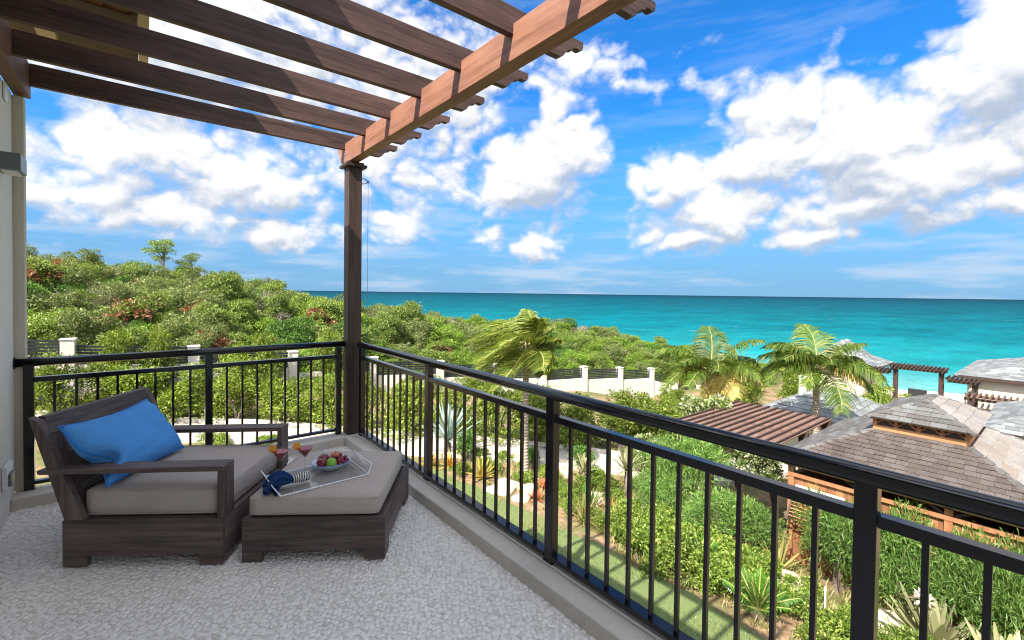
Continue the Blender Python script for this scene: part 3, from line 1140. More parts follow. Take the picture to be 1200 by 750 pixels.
def build_railings():
    ZT, RR = 1.066, 0.031
    bal_me = None
    # right railing, runs along y
    g = thing('balcony_railing', (1.766, 1.5, 0), 0, 'long black metal railing on the right with garden and sea beyond', 'railing')
    mb = MB()
    mb.tube([(1.766, -2.6, ZT - RR), (1.766, 4.70, ZT - RR)], RR, 20)
    child_world('top_rail', mb, M['black'], g, smooth=True)
    posts = [3.219 + 1.412 + 0.0, 3.219, 1.812, 0.400, -1.012]
    ys = posts[:]
    for k, y in enumerate(posts):
        mb = MB()
        mb.box(1.741, 1.791, y - 0.03, y + 0.03, 0.105, ZT - RR * 1.2)
        child_world('post', mb, M['black'], g, bevel=0.003)
        mb = MB()
        mb.box(1.738, 1.794, y - 0.036, y + 0.036, 0.1042, 0.112)
        child_world('base_plate', mb, M['black'], g)
    lo = [-2.6, -1.012, 0.400, 1.812, 3.219]
    for a, b in zip(lo, [-1.012, 0.400, 1.812, 3.219, 4.631]):
        a2, b2 = a + 0.031, b - 0.031
        mb = MB()
        mb.box(1.744, 1.788, a2, b2, 0.888, 0.925)
        child_world('mid_rail', mb, M['black'], g, bevel=0.002)
        mb = MB()
        mb.box(1.738, 1.800, a2, b2, 0.124, 0.150)
        child_world('bottom_rail', mb, M['black'], g, bevel=0.002)
    if bal_me is None:
        mb = MB()
        mb.box(-0.0085, 0.0085, -0.0085, 0.0085, 0.150, 0.888)
        bal_me = mb.mesh('baluster')
    for p in posts:
        for k in range(10):
            y = p - 0.140 - 0.1258 * k
            if y < -0.7:
                continue
            o = link('baluster', bal_me, M['black'], g)
            o.location = (0, y - g.location.y, 0)
    # left railing, runs along x
    g = thing('balcony_railing', (0.45, 4.864, 0), 0, 'short black metal railing at the back with the hedge beyond', 'railing')
    mb = MB()
    mb.tube([(-0.722, 4.864, ZT - RR), (1.655, 4.864, ZT - RR)], RR, 20)
    child_world('top_rail', mb, M['black'], g, smooth=True)
    mb = MB()
    mb.tube([(-0.7295, 4.864, ZT - RR), (-0.722, 4.864, ZT - RR)], 0.046, 16)
    child_world('wall_flange', mb, M['black'], g)
    px = [-0.655, 0.459, 1.598]
    for x in px:
        mb = MB()
        mb.box(x - 0.028, x + 0.028, 4.839, 4.889, 0.087, ZT - RR * 1.2)
        child_world('post', mb, M['black'], g, bevel=0.003)
    for a, b in ((px[0], px[1]), (px[1], px[2])):
        mb = MB()
        mb.box(a + 0.029, b - 0.029, 4.842, 4.886, 0.888, 0.925)
        child_world('mid_rail', mb, M['black'], g, bevel=0.002)
        mb = MB()
        mb.box(a + 0.029, b - 0.029, 4.842, 4.886, 0.124, 0.150)
        child_world('bottom_rail', mb, M['black'], g, bevel=0.002)
    for x in (-0.52, -0.398, -0.277, -0.157, -0.036, 0.083, 0.203, 0.324, 0.598, 0.721, 0.843, 0.964, 1.085, 1.205, 1.326, 1.448):
        o = link('baluster', bal_me, M['black'], g)
        o.location = (x - g.location.x, 0, 0)


build_railings()


# ------------------------------------------------------------------ furniture
def soft_box(x0, x1, y0, y1, z0, z1, puff=0.014, r=0.03, n=14, m=5, seed=0):
    """cushion: a rounded box with a slightly crowned, uneven top"""
    rs = np.random.default_rng(seed)
    ph = rs.uniform(0, 6, 6)
    mb = MB()
    vs, fs = [], []
    cx, cy, cz = (x0 + x1) / 2, (y0 + y1) / 2, (z0 + z1) / 2
    hx, hy, hz = (x1 - x0) / 2, (y1 - y0) / 2, (z1 - z0) / 2
    idx = {}
    def vert(a, b, c):
        k = (a, b, c)
        if k in idx:
            return idx[k]
        p = Vector((-hx + 2 * hx * a / n, -hy + 2 * hy * b / n, -hz + 2 * hz * c / m))
        inner = Vector((max(-hx + r, min(hx - r, p.x)), max(-hy + r, min(hy - r, p.y)), max(-hz + r, min(hz - r, p.z))))
        d = p - inner
        if d.length > 1e-6:
            p = inner + d.normalized() * r
        sx, sy = p.x / hx, p.y / hy
        crown = (1 - sx ** 4) * (1 - sy ** 4)
        wob = 0.35 * (math.sin(3 * sx + ph[0] + 2 * sy) + math.sin(5 * sy + ph[1]) * 0.6)
        if p.z > 0:
            p.z += puff * crown * (1 + wob * 0.4)
        side = (1 - (p.z / hz) ** 2)
        if abs(sx) > 0.95:
            p.x += math.copysign(0.006 * side * (1 - sy ** 4), p.x)
        if abs(sy) > 0.95:
            p.y += math.copysign(0.006 * side * (1 - sx ** 4) * (1 + 0.4 * math.sin(9 * sx + ph[2])), p.y)
        idx[k] = len(vs)
        vs.append((p.x + cx, p.y + cy, p.z + cz))
        return idx[k]
    for a in range(n):
        for b in range(n):
            fs.append((vert(a, b, 0), vert(a, b + 1, 0), vert(a + 1, b + 1, 0), vert(a + 1, b, 0)))
            fs.append((vert(a, b, m), vert(a + 1, b, m), vert(a + 1, b + 1, m), vert(a, b + 1, m)))
    for a in range(n):
        for c in range(m):
            fs.append((vert(a, 0, c), vert(a + 1, 0, c), vert(a + 1, 0, c + 1), vert(a, 0, c + 1)))
            fs.append((vert(a, n, c), vert(a, n, c + 1), vert(a + 1, n, c + 1), vert(a + 1, n, c)))
            fs.append((vert(0, a, c), vert(0, a, c + 1), vert(0, a + 1, c + 1), vert(0, a + 1, c)))
            fs.append((vert(n, a, c), vert(n, a + 1, c), vert(n, a + 1, c + 1), vert(n, a, c + 1)))
    mb.add(vs, fs)
    return mb


def loop_tube(pts, r, n=6):
    mb = MB()
    pts = list(pts) + [pts[0], pts[1]]
    mb.tube(pts, r, n, cap=False)
    return mb


def rounded_rect(x0, x1, y0, y1, z, r=0.03, k=5):
    out = []
    for cx, cy, a0 in ((x1 - r, y1 - r, 0), (x0 + r, y1 - r, 90), (x0 + r, y0 + r, 180), (x1 - r, y0 + r, 270)):
        for i in range(k):
            a = R(a0 + 90 * i / (k - 1))
            out.append((cx + r * math.cos(a), cy + r * math.sin(a), z))
    return out


def panel_poly(L, f, h, cut):
    return [(0, 0), (f, 0), (f, cut), (L - f, cut), (L - f, 0), (L, 0), (L, h), (0, h)]


CH_ANG = R(-35.5)
CH_O = Vector((-0.356, 3.567, 0.011))


def build_chair():
    c = thing('lounge_chair', CH_O, CH_ANG, 'wide dark timber lounge chair with taupe seat cushion', 'chair')
    L, Wd, H = 0.872, 0.87, 0.265
    for y in (0.0, Wd - 0.034):
        mb = MB()
        mb.prism(panel_poly(L, 0.13, H, 0.06), 'y', y, y + 0.034)
        obj('base_side', mb, M['teak_x'], c, bevel=0.004)
    for x in (0.003, L - 0.037):
        mb = MB()
        poly = [(p[0] + 0.035, p[1]) for p in panel_poly(Wd - 0.07, 0.10, H - 0.002, 0.06)]
        mb.prism(poly, 'x', x, x + 0.034)
        obj('base_front' if x > 0.4 else 'base_back', mb, M['teak_y'], c, bevel=0.004)
    for k in range(7):
        mb = MB()
        y0 = 0.045 + k * 0.112
        mb.box(0.04, L - 0.04, y0, y0 + 0.10, 0.235, 0.258)
        obj('seat_slat', mb, M['teak_x'], c, bevel=0.002)
    # back: two leaning stiles, a top rail and four boards
    def bx(z, off=0.0):
        return 0.012 - (z - 0.265) * 0.325 + off
    for y in (0.0, Wd - 0.045):
        mb = MB()
        poly = [(bx(.266), .266), (bx(.266, .10), .266), (bx(.845, .052), .828), (bx(.85), .85)]
        mb.prism(poly, 'y', y, y + 0.045)
        obj('back_stile', mb, M['teak_z'], c, bevel=0.004)
    def back_board(y0, y1, za, zb, off, th):
        mb = MB()
        poly = [(bx(za, off), za), (bx(za, off + th), za - .0), (bx(zb, off + th), zb), (bx(zb, off), zb)]
        mb.prism(poly, 'y', y0, y1)
        return mb
    obj('back_rail', back_board(0.0452, Wd - 0.0452, 0.745, 0.846, 0.006, 0.044), M['teak_y'], c, bevel=0.004)
    for y in (0.0453, Wd - 0.115):
        obj('back_stile_board', back_board(y, y + 0.07, 0.27, 0.743, 0.006, 0.042), M['teak_z'], c, bevel=0.003)
    for k in range(4):
        za = 0.285 + k * 0.114
        obj('back_slat', back_board(0.117, Wd - 0.117, za, za + 0.108, 0.012, 0.022), M['teak_y'], c, bevel=0.003)
    for y in (-0.002, Wd - 0.115):
        mb = MB()
        mb.prism([(-0.132, 0.532), (-0.120, 0.527), (0.879, 0.538), (0.879, 0.568), (-0.132, 0.553)], 'y', y, y + 0.117)
        obj('arm', mb, M['teak_x'], c, bevel=0.004)
        mb = MB()
        mb.box(0.844, 0.8785, y + 0.001, y + 0.115, 0.266, 0.5375)
        obj('arm_post', mb, M['teak_z'], c, bevel=0.003)
    s = obj('seat_cushion', soft_box(0.078, 0.842, 0.045, 0.825, 0.262, 0.428, 0.016, 0.03, seed=1), M['cushion'], c, smooth=True)
    obj('piping', loop_tube(rounded_rect(0.082, 0.838, 0.049, 0.821, 0.409, 0.03), 0.0035), M['cushion'], s, smooth=True)
    obj('piping', loop_tube(rounded_rect(0.082, 0.838, 0.049, 0.821, 0.279, 0.03), 0.0035), M['cushion'], s, smooth=True)
    return c


chair = build_chair()


def build_pillow():
    p = thing('blue_pillow', CH_O, CH_ANG, 'bright blue piped pillow leaning on the lounge chair back', 'pillow')
    n, m = 30, 20
    Wl, Hl, T = 0.66, 0.41, 0.118
    top = Vector((-0.025, 0, 0.785))
    bot = Vector((0.225, 0, 0.442))
    y0, y1 = -0.02, 0.645
    upv = (top - bot).normalized()
    nor = Vector((upv.z, 0, -upv.x))
    cen = (top + bot) / 2 + nor * 0.035
    rs = np.random.default_rng(5)
    ph = rs.uniform(0, 6.28, 8)
    hh = (top - bot).length / 2
    hw = (y1 - y0) / 2
    cy = (y0 + y1) / 2
    def pt(s, t, side):
        edge = max(0.0, (1 - abs(s) ** 2.6)) ** 0.55 * max(0.0, (1 - abs(t) ** 2.6)) ** 0.55
        pull = 1 - 0.045 * (1 - abs(t) ** 2) * abs(s) ** 3
        pull2 = 1 - 0.075 * (1 - abs(s) ** 2) * abs(t) ** 3
        wr = 0.010 * math.sin(7 * s + 5 * t + ph[0]) * abs(s) ** 2 + 0.007 * math.sin(13 * t - 6 * s + ph[1]) * abs(t)
        wr += 0.006 * math.sin(17 * s * t + 9 * s + ph[2])
        th = T * edge * side + wr * edge * (1 if side > 0 else .4)
        sag = -0.015 * (1 - s * s) * (1 if t > 0 else 0) * t
        v = cen + upv * (t * hh * pull2 + sag) + nor * th
        v.y = cy + s * hw * pull
        if s < 0:
            v.y += 0.135 * math.exp(-((t + 0.38) / 0.34) ** 2) * abs(s) ** 4
        return v
    vs, fs = [], []
    idx = {}
    for side in (1, -1):
        for i in range(n + 1):
            for j in range(m + 1):
                s, t = -1 + 2 * i / n, -1 + 2 * j / m
                border = i in (0, n) or j in (0, m)
                key = (i, j) if border else (i, j, side)
                if key not in idx:
                    idx[key] = len(vs)
                    vs.append(pt(s, t, side))
    def g(i, j, side):
        return idx[(i, j)] if (i in (0, n) or j in (0, m)) else idx[(i, j, side)]
    for side in (1, -1):
        for i in range(n):
            for j in range(m):
                q = (g(i, j, side), g(i + 1, j, side), g(i + 1, j + 1, side), g(i, j + 1, side))
                fs.append(q if side > 0 else q[::-1])
    mb = MB()
    mb.add(vs, fs)
    obj('pillow_cover', mb, M['pillow'], p, smooth=True)
    ring = [pt(-1 + 2 * i / n, -1, 1) for i in range(n)] + [pt(1, -1 + 2 * j / m, 1) for j in range(m)] + \
           [pt(1 - 2 * i / n, 1, 1) for i in range(n)] + [pt(-1, 1 - 2 * j / m, 1) for j in range(m)]
    obj('piping', loop_tube(ring, 0.0055, 8), M['piping'], p, smooth=True)


build_pillow()

OT_O = Vector((0.443, 3.015, 0.011))
OT_ANG = R(-35.7)


def build_ottoman():
    c = thing('ottoman', OT_O, OT_ANG, 'low dark timber ottoman with taupe cushion carrying the tray', 'ottoman')
    L, Wd, H = 0.82, 0.83, 0.25
    for y in (0.0, Wd - 0.034):
        mb = MB()
        mb.prism(panel_poly(L, 0.115, H, 0.06), 'y', y, y + 0.034)
        obj('base_side', mb, M['teak_x'], c, bevel=0.004)
    for x in (0.003, L - 0.037):
        mb = MB()
        mb.prism([(p[0] + 0.035, p[1]) for p in panel_poly(Wd - 0.07, 0.10, H - 0.002, 0.06)], 'x', x, x + 0.034)
        obj('base_end', mb, M['teak_y'], c, bevel=0.004)
    for k in range(7):
        mb = MB()
        y0 = 0.045 + k * 0.107
        mb.box(0.04, L - 0.04, y0, y0 + 0.095, 0.215, 0.238)
        obj('slat', mb, M['teak_x'], c, bevel=0.002)
    s = obj('cushion', soft_box(0.025, 0.778, 0.02, 0.81, 0.252, 0.372, 0.006, 0.025, seed=2), M['cushion'], c, smooth=True)
    obj('piping', loop_tube(rounded_rect(0.028, 0.775, 0.023, 0.807, 0.358, 0.025), 0.0033), M['cushion'], s, smooth=True)
    obj('piping', loop_tube(rounded_rect(0.028, 0.775, 0.023, 0.807, 0.268, 0.025), 0.0033), M['cushion'], s, smooth=True)


build_ottoman()
TZ = 0.3905


def build_tray():
    t = thing('serving_tray', (0.88, 3.07, TZ), R(1.0), 'clear acrylic serving tray on the ottoman cushion', 'tray')
    a, b, th = 0.262, 0.185, 0.006
    mb = MB()
    mb.box(-a, a, -b, b, 0, th)
    obj('tray_base', mb, M['acrylic'], t)
    edge = MB()
    loop = [(-a, -b), (a, -b), (a, b), (-a, b)]
    for i in range(4):
        p, q = loop[i], loop[(i + 1) % 4]
        edge.bar((p[0], p[1], th + .001), (q[0], q[1], th + .001), 0.005, 0.005)
    obj('tray_rim', edge, M['acrylic_edge'], t)
    for s in (-1, 1):
        mb = MB()
        vs = [(s * a, -b, th), (s * a, b, th), (s * (a + .035), b - .03, .058), (s * (a + .035), -b + .03, .058)]
        vs += [(x - s * .005, y, z) for x, y, z in vs]
        mb.add(vs, [(0, 1, 2, 3), (7, 6, 5, 4), (0, 4, 5, 1), (1, 5, 6, 2), (2, 6, 7, 3), (3, 7, 4, 0)])
        obj('tray_handle', mb, M['acrylic'], t)
        mb = MB()
        mb.bar((s * a, -b, th), (s * (a + .035), -b + .03, .058), .004, .004)
        mb.bar((s * a, b, th), (s * (a + .035), b - .03, .058), .004, .004)
        mb.bar((s * (a + .035), -b + .03, .058), (s * (a + .035), b - .03, .058), .004, .004)
        obj('handle_edge', mb, M['acrylic_edge'], t)


build_tray()
TT = TZ + 0.0065


def cocktail(x, y, label, rz):
    g = thing('cocktail_glass', (x, y, TT), rz, label, 'cocktail', 'cocktails on the tray')
    prof = [(0.001, 0.004), (0.034, 0.001), (0.036, 0.003), (0.010, 0.007), (0.0042, 0.014), (0.0036, 0.05), (0.0036, 0.088), (0.006, 0.096),
            (0.030, 0.128), (0.054, 0.165), (0.0535, 0.166), (0.0525, 0.165), (0.029, 0.130), (0.004, 0.100), (0.001, 0.099)]
    mb = MB()
    mb.lathe(prof, n=28)
    obj('glass', mb, M['glass'], g, smooth=True)
    mb = MB()
    mb.lathe([(0.001, 0.1005), (0.0035, 0.1015), (0.0285, 0.1312), (0.0475, 0.1575), (0.046, 0.1585), (0.001, 0.1585)], n=28)
    obj('drink', mb, M['drink'], g, smooth=False)
    # citrus slice on the rim
    mb = MB()
    n = 20
    cx, cz, r, th = -0.050, 0.172, 0.026, 0.0025
    vs = [(cx, s * th, cz) for s in (-1, 1)]
    for s in (-1, 1):
        for k in range(n):
            t = 2 * math.pi * k / n
            vs.append((cx + r * .86 * math.cos(t), s * th, cz + r * .86 * math.sin(t)))
    fs = []
    for k in range(n):
        fs.append((0, 2 + k, 2 + (k + 1) % n))
        fs.append((1, 2 + n + (k + 1) % n, 2 + n + k))
        fs.append((2 + k, 2 + n + k, 2 + n + (k + 1) % n, 2 + (k + 1) % n))
    mb.add(vs, fs)
    cs = obj('citrus_slice', mb, M['citrus'], g)
    ring = [(cx + r * .93 * math.cos(2 * math.pi * k / n), 0, cz + r * .93 * math.sin(2 * math.pi * k / n)) for k in range(n)]
    obj('rind', loop_tube(ring, 0.0028, 6), M['rind'], cs, smooth=True)


cocktail(0.690, 3.205, 'red cocktail with orange slice nearer the lounge chair', R(-38))
cocktail(0.830, 3.175, 'red cocktail with orange slice nearer the fruit bowl', R(-30))


def build_fruit():
    bx, by = 0.985, 3.135
    b = thing('fruit_bowl', (bx, by, TT), R(-20), 'shallow pale blue china bowl holding fruit', 'bowl')
    mb = MB()
    mb.lathe([(0.001, 0.006), (0.045, 0.006), (0.047, 0.0), (0.052, 0.001), (0.055, 0.008), (0.095, 0.026), (0.122, 0.046), (0.125, 0.049), (0.1235, 0.051), (0.119, 0.049), (0.092, 0.031), (0.05, 0.013), (0.001, 0.012)], n=40, sy=0.86)
    obj('bowl', mb, M['china'], b, smooth=True)
    mb = MB()
    mb.lathe([(0.1225, 0.0485), (0.1258, 0.0492), (0.1258, 0.0506), (0.1225, 0.0515)], n=40, sy=0.86)
    rim = obj('rim_band', mb, M['pillow'], b, smooth=True)

    def apple(rr, zz, r):
        return rr * (1.0 if zz < 0 else 1.03), zz * 0.93 - (0.22 * r * math.exp(-(rr / (0.35 * r)) ** 2) if zz > 0 else -0.12 * r * math.exp(-(rr / (0.3 * r)) ** 2))
    z0 = TT + 0.018
    def fruit(name, x, y, z, r, m, label, cat, fn, group=None):
        o = thing(name, (x, y, z), 0, label, cat, group)
        mb = MB()
        mb.ball((0, 0, r), r, 18, 12, f=fn)
        obj('skin', mb, m, o, smooth=True)
        mb = MB()
        mb.tube([(0, 0, r * 1.68), (0.003, 0.002, r * 2.12)], 0.0022, 6)
        obj('stem', mb, M['stem'], o)
    fruit('red_apple', bx - 0.060, by - 0.010, z0, 0.036, M['apple'], 'dark red apple at the left of the fruit bowl', 'apple', apple)
    fruit('red_apple', bx - 0.035, by + 0.045, z0 + .004, 0.036, M['apple'], 'dark red apple behind the lime in the fruit bowl', 'apple', apple)
    fruit('green_lime', bx - 0.012, by - 0.045, z0, 0.034, M['lime'], 'green lime at the front of the fruit bowl', 'lime', lambda a, b_, r: (a, b_ * 1.02))
    fruit('peach', bx + 0.040, by + 0.030, z0 + .006, 0.038, M['peach'], 'orange red peach in the middle of the fruit bowl', 'peach', apple)
    g = thing('grape_bunch', (bx + 0.05, by - 0.02, z0), 0, 'bunch of red grapes piled at the right of the bowl', 'grapes')
    mb = MB()
    mb.ball((0, 0, 0), 0.0125, 10, 7, 1.12)
    me = mb.mesh('grape')
    rs = np.random.default_rng(3)
    k = 0
    pts = []
    tries = 0
    while len(pts) < 34 and tries < 4000:
        tries += 1
        p = Vector((rs.uniform(-.052, .052), rs.uniform(-.045, .065), rs.uniform(0.014, .062)))
        e = (p.x / .058) ** 2 + ((p.y - .01) / .062) ** 2 + ((p.z - .018) / .05) ** 2
        if e > 1:
            continue
        if p.z < 0.016 + 0.22 * max(0.0, math.hypot(p.x + .05, p.y - .02) - 0.07):
            continue
        if all((p - q).length > 0.0195 for q in pts):
            pts.append(p)
    for p in pts:
        o = link('grape', me, M['grape'], g, smooth=True)
        o.location = p
        o.rotation_euler = (rs.uniform(-1, 1), rs.uniform(-1, 1), 0)
    mb = MB()
    mb.tube([(-.01, 0, .055), (-.02, .01, .068), (-.035, .012, .075)], 0.0018, 5)
    obj('stalk', mb, M['stem'], g)


build_fruit()


def build_napkin():
    g = thing('napkin', (0.70, 3.015, TZ + 0.012), R(-8), 'folded navy napkin gathered in a striped ring on the tray', 'napkin')
    # gathered cloth: fan of pleats from the ring towards the chair, plus the tail
    rs = np.random.default_rng(9)
    vs, fs = [], []
    nu, nv = 40, 12
    for j in range(nv):
        t = j / (nv - 1)
        spread = 0.018 + 0.055 * t ** 0.9
        thick = 0.020 + 0.022 * math.sin(math.pi * min(1, t * 1.05)) + 0.006 * t
        x = 0.02 - 0.155 * t
        for i in range(nu):
            a = 2 * math.pi * i / nu
            pl = 1 + (0.10 + 0.16 * t) * math.sin(7 * a + 1.3 + 1.5 * t) + 0.05 * math.sin(13 * a)
            sag = max(0.0, t - 0.72) * 0.10
            vs.append((x + 0.012 * math.sin(5 * a) * t, math.cos(a) * spread * pl - 0.02 * t, max(0.004, thick + math.sin(a) * thick * 0.95 * pl) + 0.004 - sag))
    for j in range(nv - 1):
        for i in range(nu):
            a, b = j * nu + i, j * nu + (i + 1) % nu
            fs.append((a, b, b + nu, a + nu))
    fs.append(tuple(range(nu)))
    fs.append(tuple(range((nv - 1) * nu, nv * nu))[::-1])
    mb = MB()
    mb.add(vs, fs)
    obj('cloth', mb, M['napkin'], g, smooth=True)
    mb = MB()
    mb.lathe([(0.020, -0.05), (0.027, -0.045), (0.030, 0), (0.028, 0.045), (0.021, 0.05)], n=20)
    ring = obj('napkin_ring', mb, M['zebra'], g, smooth=True)
    ring.rotation_euler = (0, R(90), R(6))
    ring.location = (0.065, 0.004, 0.03)
    mb = MB()
    for k in range(6):
        y = -0.045 + 0.016 * k
        mb.tube([(-0.06 - .006 * k, y - .03, 0.03), (-0.072 - .004 * k, y - .045, 0.012), (-0.078 - .004 * k, y - .058, -0.02 - .006 * (k % 3))], [0.012, 0.010, 0.004], 7)
    obj('hanging_folds', mb, M['napkin'], g, smooth=True)
    mb = MB()
    mb.bar((-0.082, -0.088, -0.022), (-0.088, -0.098, -0.052), 0.030, 0.003, (0, -1, 0.3))
    obj('tag', mb, M['grey_metal'], g)


build_napkin()
#PART3


# ------------------------------------------------------------------ foliage
def unit(v):
    return v / np.maximum(np.linalg.norm(v, axis=-1, keepdims=True), 1e-9)


def leaf_quads(P, D, Nn, L, W, fold=0.25):
    """leaf blades: base P, direction D, normal Nn, length L, width W; folded diamonds"""
    Sd = unit(np.cross(D, Nn))
    Nn = unit(np.cross(Sd, D))
    L, W = L[:, None], W[:, None]
    mid = P + D * L * 0.48
    a = P
    b = mid + Sd * W * 0.5 + Nn * W * fold
    c = P + D * L - Nn * L * 0.10
    d = mid - Sd * W * 0.5 + Nn * W * fold
    V = np.stack([a, b, c, d], 1).reshape(-1, 3)
    return V


def crown(rs, n, clumps, leaf, aspect=0.5, up=0.4, spread=0.9):
    """leaves spread over clumps (cx,cy,cz,r,rz)"""
    C = np.array(clumps)
    w = C[:, 3] ** 2
    pick = rs.choice(len(C), n, p=w / w.sum())
    dirs = unit(rs.normal(0, 1, (n, 3)))
    dirs[:, 2] = np.where(rs.random(n) < 0.72, np.abs(dirs[:, 2]), dirs[:, 2])
    rad = rs.uniform(0.25, 1.0, n) ** 0.42
    rad *= 1 + 0.12 * rs.normal(0, 1, n)
    off = dirs * rad[:, None]
    off[:, :2] *= C[pick, 3][:, None]
    off[:, 2] *= C[pick, 4]
    P = C[pick, :3] + off
    D = unit(dirs * spread + rs.normal(0, 0.75, (n, 3)) + np.array([0, 0, 0.15]))
    Nn = unit(dirs * 0.6 + rs.normal(0, 0.6, (n, 3)) + np.array([0, 0, up * 2]))
    L = leaf * rs.uniform(0.6, 1.35, n)
    V = leaf_quads(P, D, Nn, L, L * aspect)
    return V


def qmesh(name, V, m):
    me = fastmesh(name, V, np.arange(len(V)).reshape(-1, 4))
    me.materials.append(m)
    return me


def make_clumps(rs, rx, ry, h, base, n, r0, r1, flat=0.85):
    out = []
    # a few leaders of different height, so that the outline is uneven
    lead = [(rs.uniform(0, 6.28), rs.uniform(0.3, 0.95), rs.uniform(0.75, 1.12)) for _ in range(5)]
    for k in range(n):
        if k % 2:
            a0, q0, hh = lead[k % 5]
            z = rs.uniform(0.35, 1.0) * hh
            r = rs.uniform(r0, r1) * (1.15 - 0.6 * z)
            a, q = a0 + rs.normal(0, 0.25), q0 * rs.uniform(0.7, 1.1)
            out.append((q * rx * math.cos(a) * 0.8, q * ry * math.sin(a) * 0.8, base + z * (h - base), r, r * flat))
            continue
        a = rs.uniform(0, 2 * np.pi)
        q = math.sqrt(rs.uniform(0, 1))
        z = rs.uniform(0, 1)
        k = (1 - 0.55 * z ** 2)
        r = rs.uniform(r0, r1)
        out.append((q * k * rx * math.cos(a), q * k * ry * math.sin(a), base + z * (h - base), r, r * flat))
    return out


def stems(rs, clumps, r=0.05, n=6):
    mb = MB()
    for _ in range(n):
        c = clumps[rs.integers(len(clumps))]
        p1 = Vector((c[0] * 0.35 + rs.normal(0, .05), c[1] * 0.35 + rs.normal(0, .05), c[2] * 0.45))
        mb.tube([(rs.normal(0, .06), rs.normal(0, .06), -0.15), p1, (c[0], c[1], c[2])], [r, r * 0.65, r * 0.25], 5)
    return mb


PROTO = {}


def shrub_proto(key, seed, rx, ry, h, base, nclump, r0, r1, nleaf, leaf, aspect, m, up=0.4, stem_r=0.04, flat=0.85, extra=None):
    rs = np.random.default_rng(seed)
    cl = make_clumps(rs, rx, ry, h, base, nclump, r0, r1, flat)
    V = crown(rs, nleaf, cl, leaf, aspect, up)
    me = qmesh('foliage', V, M[m])
    st = stems(rs, cl, stem_r, 7).mesh('stem')
    st.materials.append(M['bark'])
    ex = None
    if extra:
        cl2 = [c for c in cl if c[2] > base + 0.4 * (h - base)]
        cl2 = [cl2[i] for i in rs.permutation(len(cl2))[:extra[1]]]
        V2 = crown(rs, extra[2], [(a, b, c + r * .2, r * 1.05, rz * 1.05) for a, b, c, r, rz in cl2], extra[3], extra[4], up)
        ex = (extra[5], qmesh(extra[5], V2, M[extra[0]]))
    PROTO[key] = (me, st, ex)


def plant(name, key, x, y, s, rz, label, cat, group=None, sz=None, z=None):
    me, st, ex = PROTO[key]
    t = thing(name, (x, y, (gz(x, y) if z is None else z)), rz, label, cat, group)
    t.scale = (s, s, sz if sz else s)
    link('foliage', me, None, t)
    link('stem', st, None, t)
    if ex:
        link(ex[0], ex[1], None, t)
    return t


# broadleaf hedge shrubs, feathery bushes, hill trees
shrub_proto('hedge1', 21, 1.05, 0.9, 1.75, 0.05, 30, 0.30, 0.55, 5200, 0.125, 0.42, 'leaf_hedge')
shrub_proto('hedge2', 22, 0.95, 0.95, 2.0, 0.05, 30, 0.28, 0.5, 5200, 0.115, 0.40, 'leaf_hedge')
shrub_proto('hedge3', 23, 1.15, 0.9, 1.6, 0.05, 28, 0.32, 0.55, 5200, 0.135, 0.40, 'leaf_hedge')
shrub_proto('fine1', 24, 0.8, 0.8, 1.1, 0.15, 26, 0.22, 0.42, 6500, 0.10, 0.16, 'leaf_fine')
shrub_proto('fine2', 25, 0.95, 0.75, 1.0, 0.15, 28, 0.22, 0.45, 7000, 0.11, 0.15, 'leaf_fine')
shrub_proto('cover1', 26, 0.7, 0.7, 0.5, 0.1, 22, 0.16, 0.3, 3600, 0.085, 0.42, 'leaf_cover')
shrub_proto('cover2', 27, 0.65, 0.8, 0.55, 0.1, 22, 0.16, 0.3, 3600, 0.075, 0.40, 'leaf_cover')
shrub_proto('round', 28, 0.42, 0.42, 0.75, 0.1, 18, 0.16, 0.28, 3200, 0.06, 0.4, 'leaf_dark')
shrub_proto('climber', 29, 1.0, 0.7, 0.75, 0.0, 26, 0.2, 0.36, 4200, 0.10, 0.5, 'leaf_climber')
shrub_proto('hill1', 31, 2.1, 2.0, 3.2, 0.5, 72, 0.26, 0.62, 13000, 0.135, 0.42, 'leaf_hill', stem_r=0.08)
shrub_proto('hill2', 32, 2.3, 2.0, 2.9, 0.4, 72, 0.26, 0.62, 13000, 0.13, 0.42, 'leaf_hill2', stem_r=0.08)
shrub_proto('hill3', 33, 1.9, 1.9, 3.5, 0.6, 72, 0.26, 0.62, 12000, 0.135, 0.38, 'leaf_olive', stem_r=0.10)
shrub_proto('hill4', 34, 1.8, 1.9, 2.9, 0.4, 72, 0.26, 0.62, 12000, 0.13, 0.45, 'leaf_dark', stem_r=0.08)
shrub_proto('hill5', 35, 2.0, 2.0, 3.0, 0.4, 72, 0.26, 0.62, 5500, 0.165, 0.30, 'leaf_olive', stem_r=0.06)
shrub_proto('hill_red', 36, 1.9, 1.9, 3.0, 0.4, 72, 0.26, 0.62, 11000, 0.13, 0.42, 'leaf_hill', stem_r=0.08,
            extra=('leaf_brown', 9, 900, 0.25, 0.45, 'dry_foliage'))


def twiggy():
    rs = np.random.default_rng(38)
    n = 1500
    a, q = rs.uniform(0, 6.28, n), rs.uniform(0.1, 1, n) ** 0.6
    z = rs.uniform(0.3, 2.7, n)
    P = np.stack([np.cos(a) * q * 1.7, np.sin(a) * q * 1.7, z], 1)
    D = unit(np.stack([np.cos(a) * 0.6, np.sin(a) * 0.6, np.full(n, 0.8)], 1) + rs.normal(0, .45, (n, 3)))
    V = leaf_quads(P, D, unit(rs.normal(0, 1, (n, 3))), rs.uniform(.3, .9, n), np.full(n, 0.03))
    st = stems(rs, [tuple(p) + (1, 1) for p in P[:60]], 0.05, 16).mesh('stem')
    st.materials.append(M['bark'])
    PROTO['twiggy'] = (qmesh('foliage', V, M['leaf_twig']), st, None)


twiggy()


